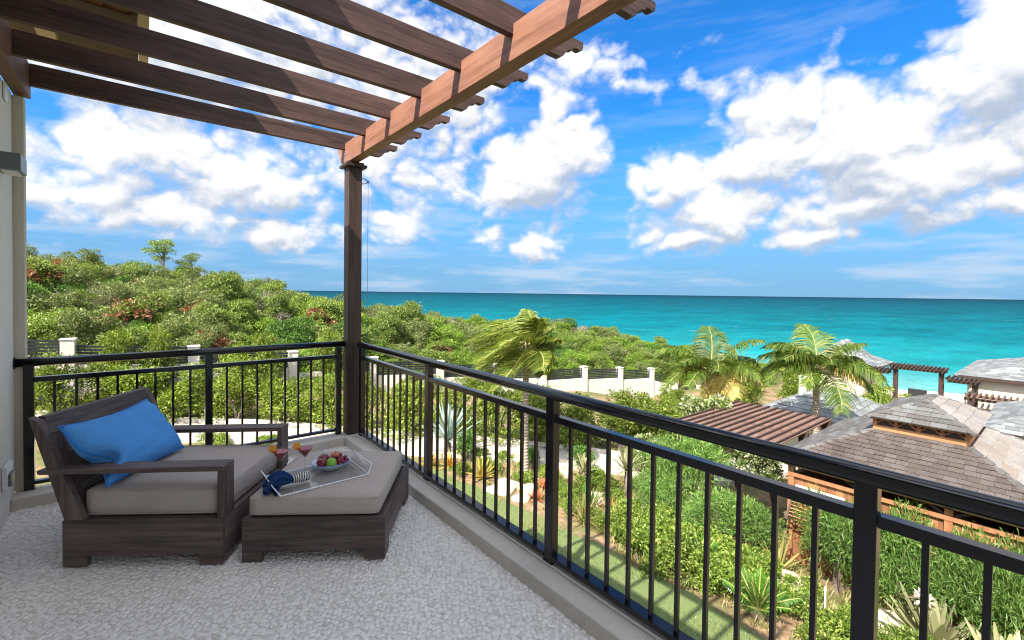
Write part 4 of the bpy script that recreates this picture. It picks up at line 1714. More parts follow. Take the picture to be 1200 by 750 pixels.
def tall_tree(x, y, s, label, seed):
    rs = np.random.default_rng(seed)
    t = thing('feathery_tree', (x, y, gz(x, y)), rs.uniform(0, 6), label, 'tree')
    t.scale = (s, s, s)
    mb = MB()
    mb.tube([(0, 0, -.3), (0.1, 0, 1.6), (0.05, 0.1, 3.2), (0.2, 0.1, 4.6)], [0.16, 0.13, 0.09, 0.04], 8)
    tips = []
    for k in range(14):
        a, z = rs.uniform(0, 6.28), rs.uniform(1.6, 4.6)
        r = rs.uniform(0.6, 1.3) * (1.2 - 0.12 * z)
        p = (r * math.cos(a), r * math.sin(a), z + rs.uniform(0.3, 0.9))
        mb.tube([(0.1, 0.05, z - 0.2), (p[0] * .5, p[1] * .5, z + 0.15), p], [0.05, 0.03, 0.012], 5)
        tips.append(p)
    tips += [(0.2, 0.1, 4.9), (0.1, 0, 4.2)]
    cl = [(p[0] + rs.normal(0, .12), p[1] + rs.normal(0, .12), p[2] + rs.normal(0, .1), rs.uniform(.32, .6), rs.uniform(.12, .24)) for p in tips for _ in range(2)]
    obj('trunk', mb, M['bark'], t, smooth=True)
    link('crown', qmesh('crown', crown(rs, 3200, cl, 0.17, 0.30, 0.8), M['leaf_hill']), None, t)


def gn_scatter(o, keys):
    """instances of the shrub meshes on the vertices of o, by integer attribute"""
    g = bpy.data.node_groups.new('scatter', 'GeometryNodeTree')
    g.interface.new_socket('Geometry', in_out='INPUT', socket_type='NodeSocketGeometry')
    g.interface.new_socket('Geometry', in_out='OUTPUT', socket_type='NodeSocketGeometry')
    n, l = g.nodes, g.links
    gi, go = n.new('NodeGroupInput'), n.new('NodeGroupOutput')
    join = n.new('GeometryNodeJoinGeometry')

    def attr(nm, typ):
        a = n.new('GeometryNodeInputNamedAttribute')
        a.data_type = typ
        a.inputs['Name'].default_value = nm
        return [s for s in a.outputs if s.enabled and s.name == 'Attribute'][0]
    rot, scl, idx = attr('rot', 'FLOAT_VECTOR'), attr('scl', 'FLOAT_VECTOR'), attr('idx', 'INT')
    for k, ob in enumerate(keys):
        oi = n.new('GeometryNodeObjectInfo')
        oi.inputs['Object'].default_value = ob
        oi.inputs['As Instance'].default_value = True
        oi.transform_space = 'ORIGINAL'
        cmp_ = n.new('FunctionNodeCompare')
        cmp_.data_type, cmp_.operation = 'INT', 'EQUAL'
        ins = [s for s in cmp_.inputs if s.enabled]
        l.new(idx, ins[0])
        ins[1].default_value = k
        ip = n.new('GeometryNodeInstanceOnPoints')
        l.new(gi.outputs[0], ip.inputs['Points'])
        l.new(cmp_.outputs[0], ip.inputs['Selection'])
        l.new(oi.outputs['Geometry'], ip.inputs['Instance'])
        l.new(rot, ip.inputs['Rotation'])
        l.new(scl, ip.inputs['Scale'])
        l.new(ip.outputs[0], join.inputs[0])
    l.new(join.outputs[0], go.inputs[0])
    md = o.modifiers.new('scatter', 'NODES')
    md.node_group = g


def scatter(name, label, cat, pts, rot, scl, idx, sources, m):
    me = bpy.data.meshes.new(name)
    me.from_pydata([tuple(p) for p in pts], [], [])
    a = me.attributes.new('rot', 'FLOAT_VECTOR', 'POINT')
    a.data.foreach_set('vector', np.asarray(rot, np.float32).ravel())
    a = me.attributes.new('scl', 'FLOAT_VECTOR', 'POINT')
    a.data.foreach_set('vector', np.asarray(scl, np.float32).ravel())
    a = me.attributes.new('idx', 'INT', 'POINT')
    a.data.foreach_set('value', np.asarray(idx, np.int32))
    o = link(name, me, m)
    tag(o, label, cat, kind='stuff')
    gn_scatter(o, sources)
    return o


# ---- hedge along the drive
HEDGE = [(-9.5, 24.2), (-7.6, 24.0), (-5.7, 23.8), (-3.9, 23.5), (-2.1, 23.2), (-0.3, 22.9), (1.5, 22.3), (3.0, 21.4), (4.4, 20.4), (5.7, 19.2), (6.9, 17.9), (8.2, 16.6), (9.4, 15.4),
         (10.7, 14.2), (11.9, 13.0), (13.2, 12.0), (14.7, 11.2), (16.3, 10.7)]
ORD = ['first', 'second', 'third', 'fourth', 'fifth', 'sixth', 'seventh', 'eighth', 'ninth', 'tenth', 'eleventh', 'twelfth', 'thirteenth', 'fourteenth', 'fifteenth',
       'sixteenth', 'seventeenth', 'eighteenth', 'nineteenth', 'twentieth'] + ['twenty-' + w for w in ('first', 'second', 'third', 'fourth', 'fifth', 'sixth', 'seventh', 'eighth', 'ninth')] + ['thirtieth'] + ['thirty-' + w for w in ('first', 'second', 'third', 'fourth', 'fifth', 'sixth', 'seventh')]
rs0 = np.random.default_rng(77)
for k, (x, y) in enumerate(HEDGE):
    plant('hedge_shrub', ('hedge1', 'hedge2', 'hedge3')[k % 3], x + rs0.normal(0, .1), y + rs0.normal(0, .1), rs0.uniform(0.95, 1.15), rs0.uniform(0, 6),
          'yellow green leafy shrub, %s from the left in the hedge along the drive' % ORD[k], 'shrub', 'hedge shrubs along the drive', sz=rs0.uniform(0.9, 1.15))
# second, looser row of shrubs against the boundary wall, the pillars showing between them
for k, x in enumerate((-6.2, -4.3, -0.9, 0.4, 3.4, 4.5, 7.4, 8.6, 11.6, 13.0, 15.6)):
    left = x < 9
    y = (24.15 if left else 23.0) + 0.12 * rs0.normal()
    plant('hedge_shrub', ('hedge2', 'hedge3', 'hedge1')[k % 3], x, y, rs0.uniform(0.7, 0.85), rs0.uniform(0, 6),
          'leafy shrub, %s from the left in the row against the pillared boundary wall' % ORD[k], 'shrub', 'shrubs in front of the boundary wall',
          sz=rs0.uniform(1.3, 1.65) if left else rs0.uniform(0.5, 0.8))

# ---- trees on the hill that stand out
HILL = []
def hill_tree(key, x, y, s, label, name='hill_tree', cat='tree'):
    HILL.append(plant(name, key, x, y, s, rs0.uniform(0, 6), label, cat))
hill_tree('hill_red', -0.6, 33.0, 1.0, 'tree with a russet brown dead crown on the slope above the left railing')
hill_tree('hill_red', 9.6, 34.0, 0.95, 'russet tipped tree on the slope just left of the pergola post')
hill_tree('hill4', 30.8, 33.5, 1.05, 'dark green rounded tree right of the near palm, behind the boundary wall')
hill_tree('hill2', 10.4, 60.0, 1.25, 'bright green rounded tree on the skyline where the sea begins')
hill_tree('hill1', -6.5, 34.5, 1.1, 'dense green tree above the left railing at the house corner')
hill_tree('hill3', -4.5, 60.5, 1.15, 'olive green tree on the highest part of the left skyline')
hill_tree('twiggy', -2.2, 37.0, 0.95, 'leafless grey twiggy bush on the left slope above the railing')
hill_tree('hill5', 22.0, 45.0, 1.0, 'thin grey green bush on the slope behind the near palm crown')
tall_tree(1.5, 56.5, 1.12, 'tall airy tree rising above the left skyline', 41)
tall_tree(3.6, 56.0, 0.92, 'shorter airy tree beside the tall one on the left skyline', 42)


def hillside():
    src = []
    for k in ('hill1', 'hill2', 'hill3', 'hill4', 'hill5', 'twiggy'):
        for o in bpy.data.objects:
            if o.data is PROTO[k][0]:
                src.append(o)
                break
    red = [o for o in bpy.data.objects if PROTO['hill_red'][2] and o.data is PROTO['hill_red'][2][1]][0]
    src.append(red)
    rs = np.random.default_rng(99)
    pts, rot, scl, idx = [], [], [], []
    keep = []
    # dart throwing on the slopes behind the boundary wall
    for _ in range(16000):
        x, y = rs.uniform(-22, 82), rs.uniform(12, 92)
        yw = 25.2 if x < 36 else 25.2 - (x - 36) * 0.85
        if y < yw:
            continue
        if x > 36 and y < 20:
            continue
        z = gz(x, y)
        if z < -12.2:
            continue
        dep = x * F.x + y * F.y
        lat = x * RT.x + y * RT.y
        if dep < 8 or abs(lat) > dep * 1.25:
            continue
        mind = 1.0 + 0.007 * dep
        if any((x - a) ** 2 + (y - b) ** 2 < mind * mind for a, b in keep[-2500:]):
            continue
        keep.append((x, y))
        nv = math.sin(x * 0.13 + 1.2) + math.sin(y * 0.17 + x * 0.05) + rs.normal(0, 0.8)
        # leeward olive growth on the left, greener towards the sea
        green = (x - 0.3 * y) / 40.0
        w = np.array([1.0, max(0.15, 0.8 + green * 1.2), max(0.1, 0.75 - green * 0.8), 0.34, 0.5, 0.30])
        k = int(rs.choice(6, p=w / w.sum()))
        near = 0.75 if y < yw + 4 else 1.0
        lo = 1.0 if x < 12 else max(0.72, 1.0 - (x - 12) * 0.006)
        s = (rs.uniform(0.45, 0.8) if rs.random() < 0.4 else rs.uniform(0.8, 1.12)) * near * lo
        pts.append((x, y, z - 0.2))
        rot.append((rs.normal(0, .06), rs.normal(0, .06), rs.uniform(0, 6.28)))
        scl.append((s * rs.uniform(.9, 1.15), s * rs.uniform(.9, 1.15), s * rs.uniform(0.75, 1.1)))
        idx.append(k)
        if k in (0, 2) and rs.random() < (0.10 if x < 20 else 0.05) and y < 55:
            pts.append(pts[-1]); rot.append(rot[-1]); scl.append(scl[-1]); idx.append(6)
    scatter('hillside_thicket', 'dense green thicket covering the hillside behind the boundary wall', 'thicket', pts, rot, scl, idx, src, M['leaf_hill'])


hillside()


# ---- palms
def frond(rs, az, el, length, wind, droop, m, nseg=16, nleaf=44, lw=0.03, ll=0.55, dry=False):
    """one palm frond: arching midrib with hanging leaflets"""
    d = Vector((math.cos(az) * math.cos(el), math.sin(az) * math.cos(el), math.sin(el)))
    p = Vector((0, 0, 0))
    pts, dirs = [p.copy()], [d.copy()]
    st = length / nseg
    for k in range(nseg):
        t = k / nseg
        d = (d + Vector((0, 0, -1)) * droop * (0.35 + t) * st + wind * st * (0.3 + t)).normalized()
        p = p + d * st
        pts.append(p.copy())
        dirs.append(d.copy())
    mb = MB()
    mb.tube(pts, [0.022 * (1 - 0.85 * k / nseg) + 0.003 for k in range(nseg + 1)], 5)
    vs, fs = [], []
    for i in range(nleaf):
        t = 0.12 + 0.87 * i / (nleaf - 1)
        f = t * nseg
        a = min(int(f), nseg - 1)
        P = pts[a].lerp(pts[a + 1], f - a)
        D = dirs[a]
        side = D.cross(Vector((0, 0, 1)))
        if side.length < 0.05:
            side = Vector((1, 0, 0))
        side.normalize()
        upv = side.cross(D).normalized()
        for s in (-1, 1):
            L = ll * (0.45 + 0.75 * math.sin(math.pi * min(1.0, t * 0.95 + 0.12)) ) * rs.uniform(0.85, 1.12)
            d0 = (side * s * rs.uniform(0.75, 1.0) + D * rs.uniform(0.45, 0.7) + upv * rs.uniform(0.1, 0.35)).normalized()
            d1 = (d0 + Vector((0, 0, -1)) * rs.uniform(0.45, 0.95) + wind * 0.9).normalized()
            d2 = (d1 + Vector((0, 0, -1)) * rs.uniform(0.6, 1.2) + wind * 0.9).normalized()
            w = lw * rs.uniform(0.8, 1.15)
            wv = D * w
            q0, q1 = P, P + d0 * L * 0.35
            q2 = q1 + d1 * L * 0.35
            q3 = q2 + d2 * L * 0.30
            o = len(vs)
            vs += [q0 - wv * .3, q0 + wv * .3, q1 - wv * .5, q1 + wv * .5, q2 - wv * .42, q2 + wv * .42, q3]
            fs += [(o, o + 1, o + 3, o + 2), (o + 2, o + 3, o + 5, o + 4), (o + 4, o + 5, o + 6)]
    return mb, (vs, fs)


def palm(x, y, zc, label, seed, nf, length, wind, dryidx=(), m='palm', trunk_r=0.11, lean=(0, 0), ll=0.55, els=None, azs=None, lw=0.03, nleaf=44, emax=78, span=105, droop=1.0, lee=1.0):
    rs = np.random.default_rng(seed)
    z0 = gz(x, y)
    t = thing('coconut_palm', (x, y, z0), 0, label, 'palm tree')
    H = zc - z0
    mb = MB()
    pts, rad = [], []
    for k in range(15):
        s = k / 14
        pts.append((-lean[0] * (1 - s) ** 1.5, -lean[1] * (1 - s) ** 1.5, -0.2 + (H + 0.15) * s))
        rad.append(trunk_r * (1.35 - 0.45 * min(1, s * 4) - 0.15 * s) + 0.006 * (k % 2))
    mb.tube(pts, rad, 12)
    obj('trunk', mb, M['palm_bark'], t, smooth=True)
    mb = MB()
    for k in range(9):
        a = 2 * math.pi * k / 9 + rs.uniform(-.2, .2)
        mb.tube([(math.cos(a) * .06, math.sin(a) * .06, H - 0.35), (math.cos(a) * .17, math.sin(a) * .17, H - 0.02), (math.cos(a) * .15, math.sin(a) * .15, H + 0.2)], [0.06, 0.05, 0.02], 6)
    obj('crownshaft', mb, M['bark'], t, smooth=True)
    for k in range(nf):
        az = azs[k] if azs else 2.39996 * k + rs.uniform(-.25, .25)
        el = els[k] if els else R(emax) - R(span) * (k / (nf - 1)) + rs.uniform(-.1, .1)
        dry = k in dryidx
        Ln = length * rs.uniform(0.85, 1.1) * (0.8 if dry else 1.0)
        if wind.length > 0.4:      # fronds on the windward side are beaten short
            Ln *= 1.0 - (1.0 - lee) * max(0.0, -(math.cos(az) * wind.x + math.sin(az) * wind.y) / wind.length)
        mbx, (vs, fs) = frond(rs, az, el, Ln, wind, droop * 0.62 * 2.2 / length, m, ll=ll, lw=lw, nleaf=nleaf)
        fr = thing_child('frond', t, (math.cos(az) * .08, math.sin(az) * .08, H + 0.05), mbx, M['palm_dry'] if dry else M['palm_stalk'])
        lf = MB()
        lf.add(vs, fs)
        o = obj('leaflets', lf, M['palm_dry'] if dry else M[m], fr)
    return t


def thing_child(name, parent, loc, mb, m):
    o = obj(name, mb, m, parent, smooth=True)
    o.location = loc
    return o


M['palm_stalk'] = simple('palm_midrib', (0.30, 0.29, 0.09), 0.5)
WIND = Vector((-0.70, 0.60, 0.0))
palm(9.17, 10.62, -0.10, 'windblown coconut palm with pale ringed trunk beside the drive', 51, 28, 1.95, WIND * 1.0, (), 'palm', 0.115, (0.03, 0.05), 0.68, lw=0.036, nleaf=62, emax=62, span=100, droop=1.25, lee=0.5)
palm(19.3, 10.03, -1.8, 'bushy palm with drooping yellow fronds left of the slatted brown pergola', 52, 17, 2.4, WIND * 0.18, (13, 14, 15, 16), 'palm_green', 0.12, (0.1, 0.0), 0.92, lw=0.050, nleaf=60,
     droop=1.15, els=[R(v) for v in (66, 52, 56, 44, 50, 40, 36, 42, 28, 30, 20, 24, 12, 12, 2, 16, -25)],
     azs=[0.3, 2.3, -0.9, 3.2, 1.0, -2.4, -0.4, 1.9, -1.5, 0.5, 2.9, -2.9, 1.4, 2.75, -2.0, -1.05, -2.35])
palm(21.8, 6.76, -1.45, 'green palm standing behind the shingled gazebo and pergola', 53, 17, 2.2, WIND * 0.28, (15,), 'palm_green', 0.15, (0.05, 0.1), 0.95, lw=0.050, nleaf=60,
     droop=1.2, els=[R(v) for v in (68, 56, 52, 46, 50, 42, 34, 40, 28, 24, 30, 16, 18, 8, 12, 10, -8)],
     azs=[0.3, 2.3, -0.9, 3.0, 1.0, -2.4, -0.6, 2.0, -1.5, 0.4, 2.9, -2.9, 1.4, -1.0, 2.4, -1.3, -2.2])


# ---- rosettes in the beds
def rosette(name, x, y, n, L, w, m, label, cat, group=None, el=(15, 85), curl=0.4, seed=0, seg=8, z=None, stem=None):
    rs = np.random.default_rng(seed)
    t = thing(name, (x, y, gz(x, y) if z is None else z), 0, label, cat, group)
    zz = 0.0
    if stem:
        mb = MB()
        mb.tube([(0, 0, -.1), (0.02, 0, stem)], [0.09, 0.07], 8)
        obj('stem', mb, M['bark'], t, smooth=True)
        zz = stem
    for k in range(n):
        a = 2.39996 * k + rs.uniform(-.2, .2)
        e = R(el[0] + (el[1] - el[0]) * (1 - k / n) + rs.uniform(-6, 6))
        ln = L * rs.uniform(0.8, 1.12)
        d = Vector((math.cos(a) * math.cos(e), math.sin(a) * math.cos(e), math.sin(e)))
        p = Vector((0, 0, zz + 0.02))
        side = Vector((-math.sin(a), math.cos(a), 0))
        vs, fs = [], []
        for i in range(seg + 1):
            q = i / seg
            wd = w * 0.5 * (0.06 + 1.55 * (q + 0.12) ** 0.55 * (1.02 - q) ** 0.75)
            nrm = side.cross(d).normalized()
            vs += [p - side * wd + nrm * wd * 0.35, p, p + side * wd + nrm * wd * 0.35]
            if i:
                o = 3 * (i - 1)
                fs += [(o, o + 1, o + 4, o + 3), (o + 1, o + 2, o + 5, o + 4)]
            d = (d + Vector((0, 0, -1)) * curl / seg).normalized()
            p = p + d * ln / seg
        mb = MB()
        mb.add(vs, fs)
        obj('leaf', mb, M[m], t, smooth=True)
    return t


def frond_rosette(name, x, y, n, L, m, label, cat, seed=0, ll=0.16, el=(20, 80), lw=0.014, z=None):
    rs = np.random.default_rng(seed)
    t = thing(name, (x, y, gz(x, y) if z is None else z), 0, label, cat)
    mb = MB()
    mb.ball((0, 0, 0.1), 0.13, 10, 7)
    obj('trunk', mb, M['bark'], t, smooth=True)
    for k in range(n):
        a = 2.39996 * k + rs.uniform(-.2, .2)
        e = R(el[0] + (el[1] - el[0]) * (1 - k / n) + rs.uniform(-6, 6))
        mbx, (vs, fs) = frond(rs, a, e, L * rs.uniform(.85, 1.1), Vector((0, 0, 0)), 1.0 / L * 0.5, m, nseg=9, nleaf=30, lw=lw, ll=ll)
        fr = thing_child('frond', t, (0, 0, 0.15), mbx, M['palm_stalk'])
        lf = MB()
        lf.add(vs, fs)
        obj('leaflets', lf, M[m], fr)
    return t


rosette('agave', 8.15, 13.45, 46, 1.25, 0.10, 'agave', 'large silver blue spiky rosette beside the drive behind the first railing bay', 'agave', el=(5, 88), curl=0.12, seed=61, stem=0.55)
rosette('bromeliad', 7.93, 11.15, 30, 0.62, 0.085, 'brom_y', 'yellow spiky bromeliad at the edge of the lawn', 'bromeliad', el=(18, 85), curl=0.5, seed=62)
rosette('bromeliad', 7.65, 12.55, 26, 0.55, 0.085, 'brom', 'orange bromeliad below the silver rosette', 'bromeliad', el=(18, 85), curl=0.5, seed=63)
rosette('bromeliad', 7.15, 12.95, 24, 0.55, 0.08, 'brom', 'orange bromeliad seen through the railing beside the pergola post', 'bromeliad', el=(18, 85), curl=0.5, seed=64)
rosette('bromeliad', 8.35, 9.15, 20, 0.36, 0.06, 'brom_red', 'small red bromeliad by the foot of the near palm', 'bromeliad', el=(18, 80), curl=0.5, seed=65)
rosette('bromeliad', 9.05, 9.65, 18, 0.34, 0.06, 'brom_red', 'small red bromeliad between the palm foot and the drive', 'bromeliad', el=(18, 80), curl=0.5, seed=66)
rosette('bromeliad', 9.75, 7.75, 18, 0.34, 0.06, 'brom_red', 'small red bromeliad beyond the second railing post', 'bromeliad', el=(18, 80), curl=0.5, seed=67)
rosette('strap_leaf_plant', 8.45, 7.55, 40, 0.75, 0.035, 'strap', 'clump of long yellowing strap leaves at the lawn edge', 'plant', el=(30, 85), curl=0.9, seed=68)
rosette('strap_leaf_plant', 8.95, 7.0, 36, 0.7, 0.035, 'strap', 'clump of arching straw coloured leaves behind the second railing post', 'plant', el=(30, 85), curl=0.9, seed=69)
rosette('strap_leaf_plant', 9.3, 8.05, 26, 0.6, 0.05, 'cycad', 'clump of upright green blade leaves right of the second railing post', 'plant', el=(45, 88), curl=0.4, seed=70)
frond_rosette('cycad', 8.5, 3.45, 22, 0.72, 'cycad', 'bright green cycad at the lawn edge', 'cycad', 71, 0.15, (25, 85), 0.016)
frond_rosette('cycad', 9.2, 4.9, 16, 0.6, 'cycad', 'smaller green cycad in the bed behind the lawn', 'cycad', 72, 0.14, (25, 80), 0.016)
rosette('broad_leaf_lily', 10.35, 1.40, 30, 0.95, 0.20, 'crinum', 'large pale green broad leaved lily right of the third railing post', 'lily', el=(28, 86), curl=0.35, seed=73)
rosette('broad_leaf_lily', 9.95, 0.50, 28, 0.9, 0.19, 'crinum', 'pale broad leaved lily at the bottom right corner', 'lily', el=(28, 86), curl=0.35, seed=74)
rosette('fan_leaf_plant', 10.75, 3.95, 20, 0.85, 0.07, 'strap', 'yellow fan leaved palm seedling among the bushes', 'plant', el=(20, 85), curl=0.5, seed=75)
rosette('variegated_plant', 10.9, 8.1, 26, 0.75, 0.09, 'crinum', 'variegated spiky plant above the ground cover', 'plant', el=(15, 85), curl=0.5, seed=76, stem=0.7)
rosette('variegated_plant', 11.9, 7.9, 24, 0.7, 0.09, 'crinum', 'variegated spiky plant behind the first one, nearer the pergola', 'plant', el=(15, 85), curl=0.5, seed=77, stem=0.5)
rosette('variegated_plant', 10.3, 9.2, 22, 0.6, 0.08, 'crinum', 'variegated spiky plant beside the drive', 'plant', el=(15, 85), curl=0.5, seed=78, stem=0.4)
plant('round_bush', 'round', 10.9, 9.95, 1.0, 0, 'small dark green rounded bush at the drive edge', 'bush')
plant('round_bush', 'round', 9.7, 11.0, 0.8, 1, 'low dark green bush right of the palm trunk', 'bush')
plant('round_bush', 'round', 8.3, 12.6, 1.1, 2, 'dark green bush between the orange and yellow bromeliads', 'bush')

# lily flower
t = thing('lily_flower', (10.35, 1.55, gz(10.35, 1.55)), 0, 'pale pink flower head standing among the broad lily leaves', 'flower')
mb = MB()
mb.tube([(0, 0, 0), (0.02, 0, 0.75)], 0.012, 6)
obj('stem', mb, M['cycad'], t)
rsx = np.random.default_rng(5)
V = crown(rsx, 60, [(0.02, 0, 0.8, 0.09, 0.08)], 0.12, 0.4)
link('petals', qmesh('petals', V, M['flower']), None, t)


# ---- bushes of the bed between lawn and gazebo
FINE = [
    (10.6, 5.4, 'fine1', 1.0, 'feathery green bush in the middle of the bed below the pergola'),
    (11.5, 6.4, 'fine2', 1.15, 'feathery green bush in front of the pergola corner'),
    (12.1, 7.5, 'fine1', 1.15, 'feathery green bush beside the drive near the pergola'),
    (10.4, 6.9, 'fine2', 0.9, 'feathery bush left of the bed centre, behind the ground cover'),
    (11.2, 4.75, 'fine1', 0.95, 'feathery bush in front of the propped gazebo shutter'),
    (11.15, 3.0, 'fine2', .95, 'feathery bush against the gazebo wall left of the third railing post'),
    (11.15, 2.0, 'fine1', .95, 'feathery bush against the gazebo wall right of the third railing post'),
    (11.15, 0.8, 'fine2', .95, 'feathery bush against the gazebo wall behind the pale lily'),
    (11.25, -0.3, 'fine1', 1.0, 'feathery bush near the right hand gazebo corner'),
    (11.2, 2.5, 'fine2', .9, 'feathery bush against the gazebo wall straight behind the third railing post'),
    (11.2, 1.4, 'fine1', .9, 'feathery bush against the gazebo wall above the pale lily flower'),
    (11.2, 0.25, 'fine1', .9, 'feathery bush against the gazebo wall at its right end'),
    (10.4, -0.6, 'fine2', 1.05, 'feathery bush at the right edge of the view below the rail'),
    (9.7, -0.5, 'fine1', 0.8, 'feathery bush at the bottom right behind the corner lily'),
]
for k, (x, y, key, s, lab) in enumerate(FINE):
    plant('feathery_bush', key, x, y, s, k * 1.3, lab, 'bush', sz=s * (1.75 if 'wall' in lab or 'corner' in lab else 1.1))
COVER = [(8.75, 4.3, 1.0), (8.6, 5.1, 1.0), (8.55, 5.9, 1.0), (8.9, 6.5, .9), (9.3, 5.5, 1.1), (9.6, 6.2, 1.0), (9.9, 5.0, .9), (9.2, 4.2, .9), (9.7, 4.1, .9), (9.1, 2.9, .75), (8.9, 2.2, .8), (9.3, 1.6, .8), (9.6, 7.1, .8), (8.9, 8.4, .6),
         (10.1, 3.3, .6), (9.0, 1.0, .8), (8.8, 10.2, .55), (8.5, 11.6, .6), (9.9, 10.3, .5), (7.6, 11.8, .5), (9.4, 12.0, .5), (9.4, 8.8, .6), (10.2, 9.0, .6), (9.5, 9.6, .55), (10.9, 9.2, .6), (8.6, 8.0, .5), (10.1, 7.9, .6), (8.7, 7.3, .55), (10.6, 8.6, .6), (9.9, 11.2, .5), (8.9, 12.6, .55), (10.5, 4.3, .6), (9.4, 3.5, .6), (9.6, 2.3, .6), (10.2, 6.1, .7)]
RANK = np.argsort(np.argsort([x * x + y * y for x, y, s in COVER]))
for k, (x, y, s) in enumerate(COVER):
    plant('ground_cover_plant', ('cover1', 'cover2')[k % 2], x, y, s, k * 0.9,
          'low yellow green ground cover plant, %s nearest to the balcony in the bed' % ORD[RANK[k]], 'ground cover', 'ground cover plants in the bed')
plant('climbing_vine', 'climber', 12.35, 5.0, 0.85, 0.4, 'leafy climber with pale flowers at the pergola corner beside the gazebo', 'vine', z=-2.95)
plant('climbing_vine', 'climber', 15.0, 7.75, 1.15, 2.4, 'flowering climber over the far left edge of the pergola', 'vine', z=-2.9)
plant('climbing_vine', 'climber', 17.0, 8.8, 1.2, 1.1, 'flowering bush between the drooping palm and the pergola', 'vine', z=gz(17, 8.8) + 1.2)
plant('climbing_vine', 'climber', 13.0, 8.9, 1.1, 4.1, 'flowering bush beside the drive left of the pergola', 'vine', z=gz(13, 8.9) + 0.2)
LOWER = sorted([(17.5, 12.5, 'hedge1', 1.1), (20.5, 12.8, 'hedge3', .9), (23, 11.5, 'hedge2', 1.2), (19.5, 15.0, 'hedge2', .8), (23.5, 14.5, 'hedge1', .8), (27, 13, 'hedge3', 1.3), (30.5, 14.5, 'hedge1', .9), (27, 17, 'hedge2', .75), (31, 18.5, 'hedge3', .8),
         (35, 15.5, 'hedge2', 1.4), (39, 18, 'hedge1', 1.4), (43, 19, 'hedge3', 1.5), (40, 14, 'hedge1', 1.3), (44, 15, 'hedge2', 1.3)], key=lambda p: p[0] ** 2 + p[1] ** 2)
for k, (x, y, key, s) in enumerate(LOWER):
    plant('garden_shrub', key, x, y, s, k * 1.7, 'leafy shrub on the lower slope below the boundary wall, %s nearest to the balcony' % ORD[k], 'shrub', 'shrubs on the lower garden slope')
for k, (x, y, s) in enumerate([(-3.4, 20.6, .6), (-1.6, 20.4, .7), (0.2, 19.9, .65), (1.9, 19.0, .7), (3.4, 17.8, .65), (4.8, 16.4, .7), (6.2, 14.9, .6)]):
    plant('verge_plant', ('cover1', 'cover2')[k % 2], x, y, s, k * 1.1, 'low green plant on the near verge of the drive, %s from the left' % ORD[k], 'plant', 'plants on the near verge of the drive')
# palms and bushes near the trellis
for k, (x, y, s) in enumerate([(27, 5.6, 1.3), (29, 6.4, 1.3), (31.5, 6.8, 1.2), (34, 7.2, 1.1), (37, 7.4, 1.0), (26, 9.6, 0.8)]):
    rosette('low_palm', x, y, 22, 1.5 * s, 0.10, 'palm_green', ('young palm behind the gazebo, %s from the left of the group by the trellis' % ORD[k] if k < 5 else 'young palm in front of the grey roof'), 'palm',
            'young palms left of the trellis' if k < 5 else None, el=(10, 80), curl=0.9, seed=90 + k, stem=0.9)
for k, (x, y, s) in enumerate([(40, 8.6, 1.1), (39.5, 7.2, .8), (39, 5.2, .8), (37.5, 4.3, 0.8)]):
    plant('garden_shrub', ('hedge1', 'hedge2')[k % 2], x, y, s, k, 'low shrub on the sand before the trellis, %s from the left' % ORD[k], 'shrub', 'low shrubs in front of the trellis')


# ---- dry grass and seedlings between the bushes
def bed_grass():
    rs = np.random.default_rng(123)
    n = 2600
    cx, cy = rs.uniform(7.9, 12.2, n), rs.uniform(-0.5, 13.5, n)
    ok = (cx > 8.05 + 0.25 * np.sin(cy * 2)) & ((cy < 9.0) | (cx < 17.5 - cy * 0.62)) & (rs.random(n) < 0.35 + 0.5 * (np.sin(cx * 2.1 + 1) * np.sin(cy * 1.7) > 0))
    cx, cy = cx[ok], cy[ok]
    P, T, D = [], [], []
    for x, y in zip(cx, cy):
        z = gz(x, y)
        for _ in range(rs.integers(5, 12)):
            a = rs.uniform(0, 6.28)
            h = rs.uniform(0.06, 0.24)
            P.append((x + rs.normal(0, .04), y + rs.normal(0, .04), z - .01))
            T.append((math.cos(a) * h * 0.6 + rs.normal(0, .02), math.sin(a) * h * 0.6, h))
            D.append((-math.sin(a), math.cos(a), 0))
    P, T, D = np.array(P), np.array(T), np.array(D)
    w = 0.009
    V = np.stack([P - D * w, P + D * w, P + T * .55 + D * w * .8 + [0, 0, .02], P + T], 1).reshape(-1, 3)
    tag(link('bed_grass', qmesh('bed_grass', V, M['straw']), None), 'dry straw coloured grass and seedlings between the bed plants', 'grass', kind='stuff')


bed_grass()


# ---- rocks
def rock(x, y, sx, sy, sz, label, seed, rz=0.0):
    rs = np.random.default_rng(seed)
    ico = []
    n, m = 14, 9
    mb = MB()
    vs, fs = [], []
    ph = rs.uniform(0, 6, 9)
    for i in range(m + 1):
        t = -math.pi / 2 + math.pi * i / m
        for k in range(n):
            a = 2 * math.pi * k / n
            d = Vector((math.cos(t) * math.cos(a), math.cos(t) * math.sin(a), math.sin(t)))
            r = 1 + 0.14 * math.sin(3 * d.x + ph[0] + 2 * d.z) + 0.12 * math.sin(4 * d.y + ph[1]) + 0.07 * math.sin(9 * d.x - 6 * d.y + ph[2]) + rs.normal(0, .03)
            e = Vector((math.copysign(abs(d.x) ** .75, d.x), math.copysign(abs(d.y) ** .75, d.y), math.copysign(abs(d.z) ** .8, d.z)))
            vs.append((e.x * sx * r, e.y * sy * r, e.z * sz * r))
    for i in range(m):
        for k in range(n):
            a, b = i * n + k, i * n + (k + 1) % n
            fs.append((a, b, b + n, a + n))
    mb.add(vs, fs)
    o = obj('garden_rock', mb, M['rock'], smooth=True)
    o.location = (x, y, gz(x, y) + sz * 0.35)
    o.rotation_euler = (0, 0, rz)
    tag(o, label, 'rock')


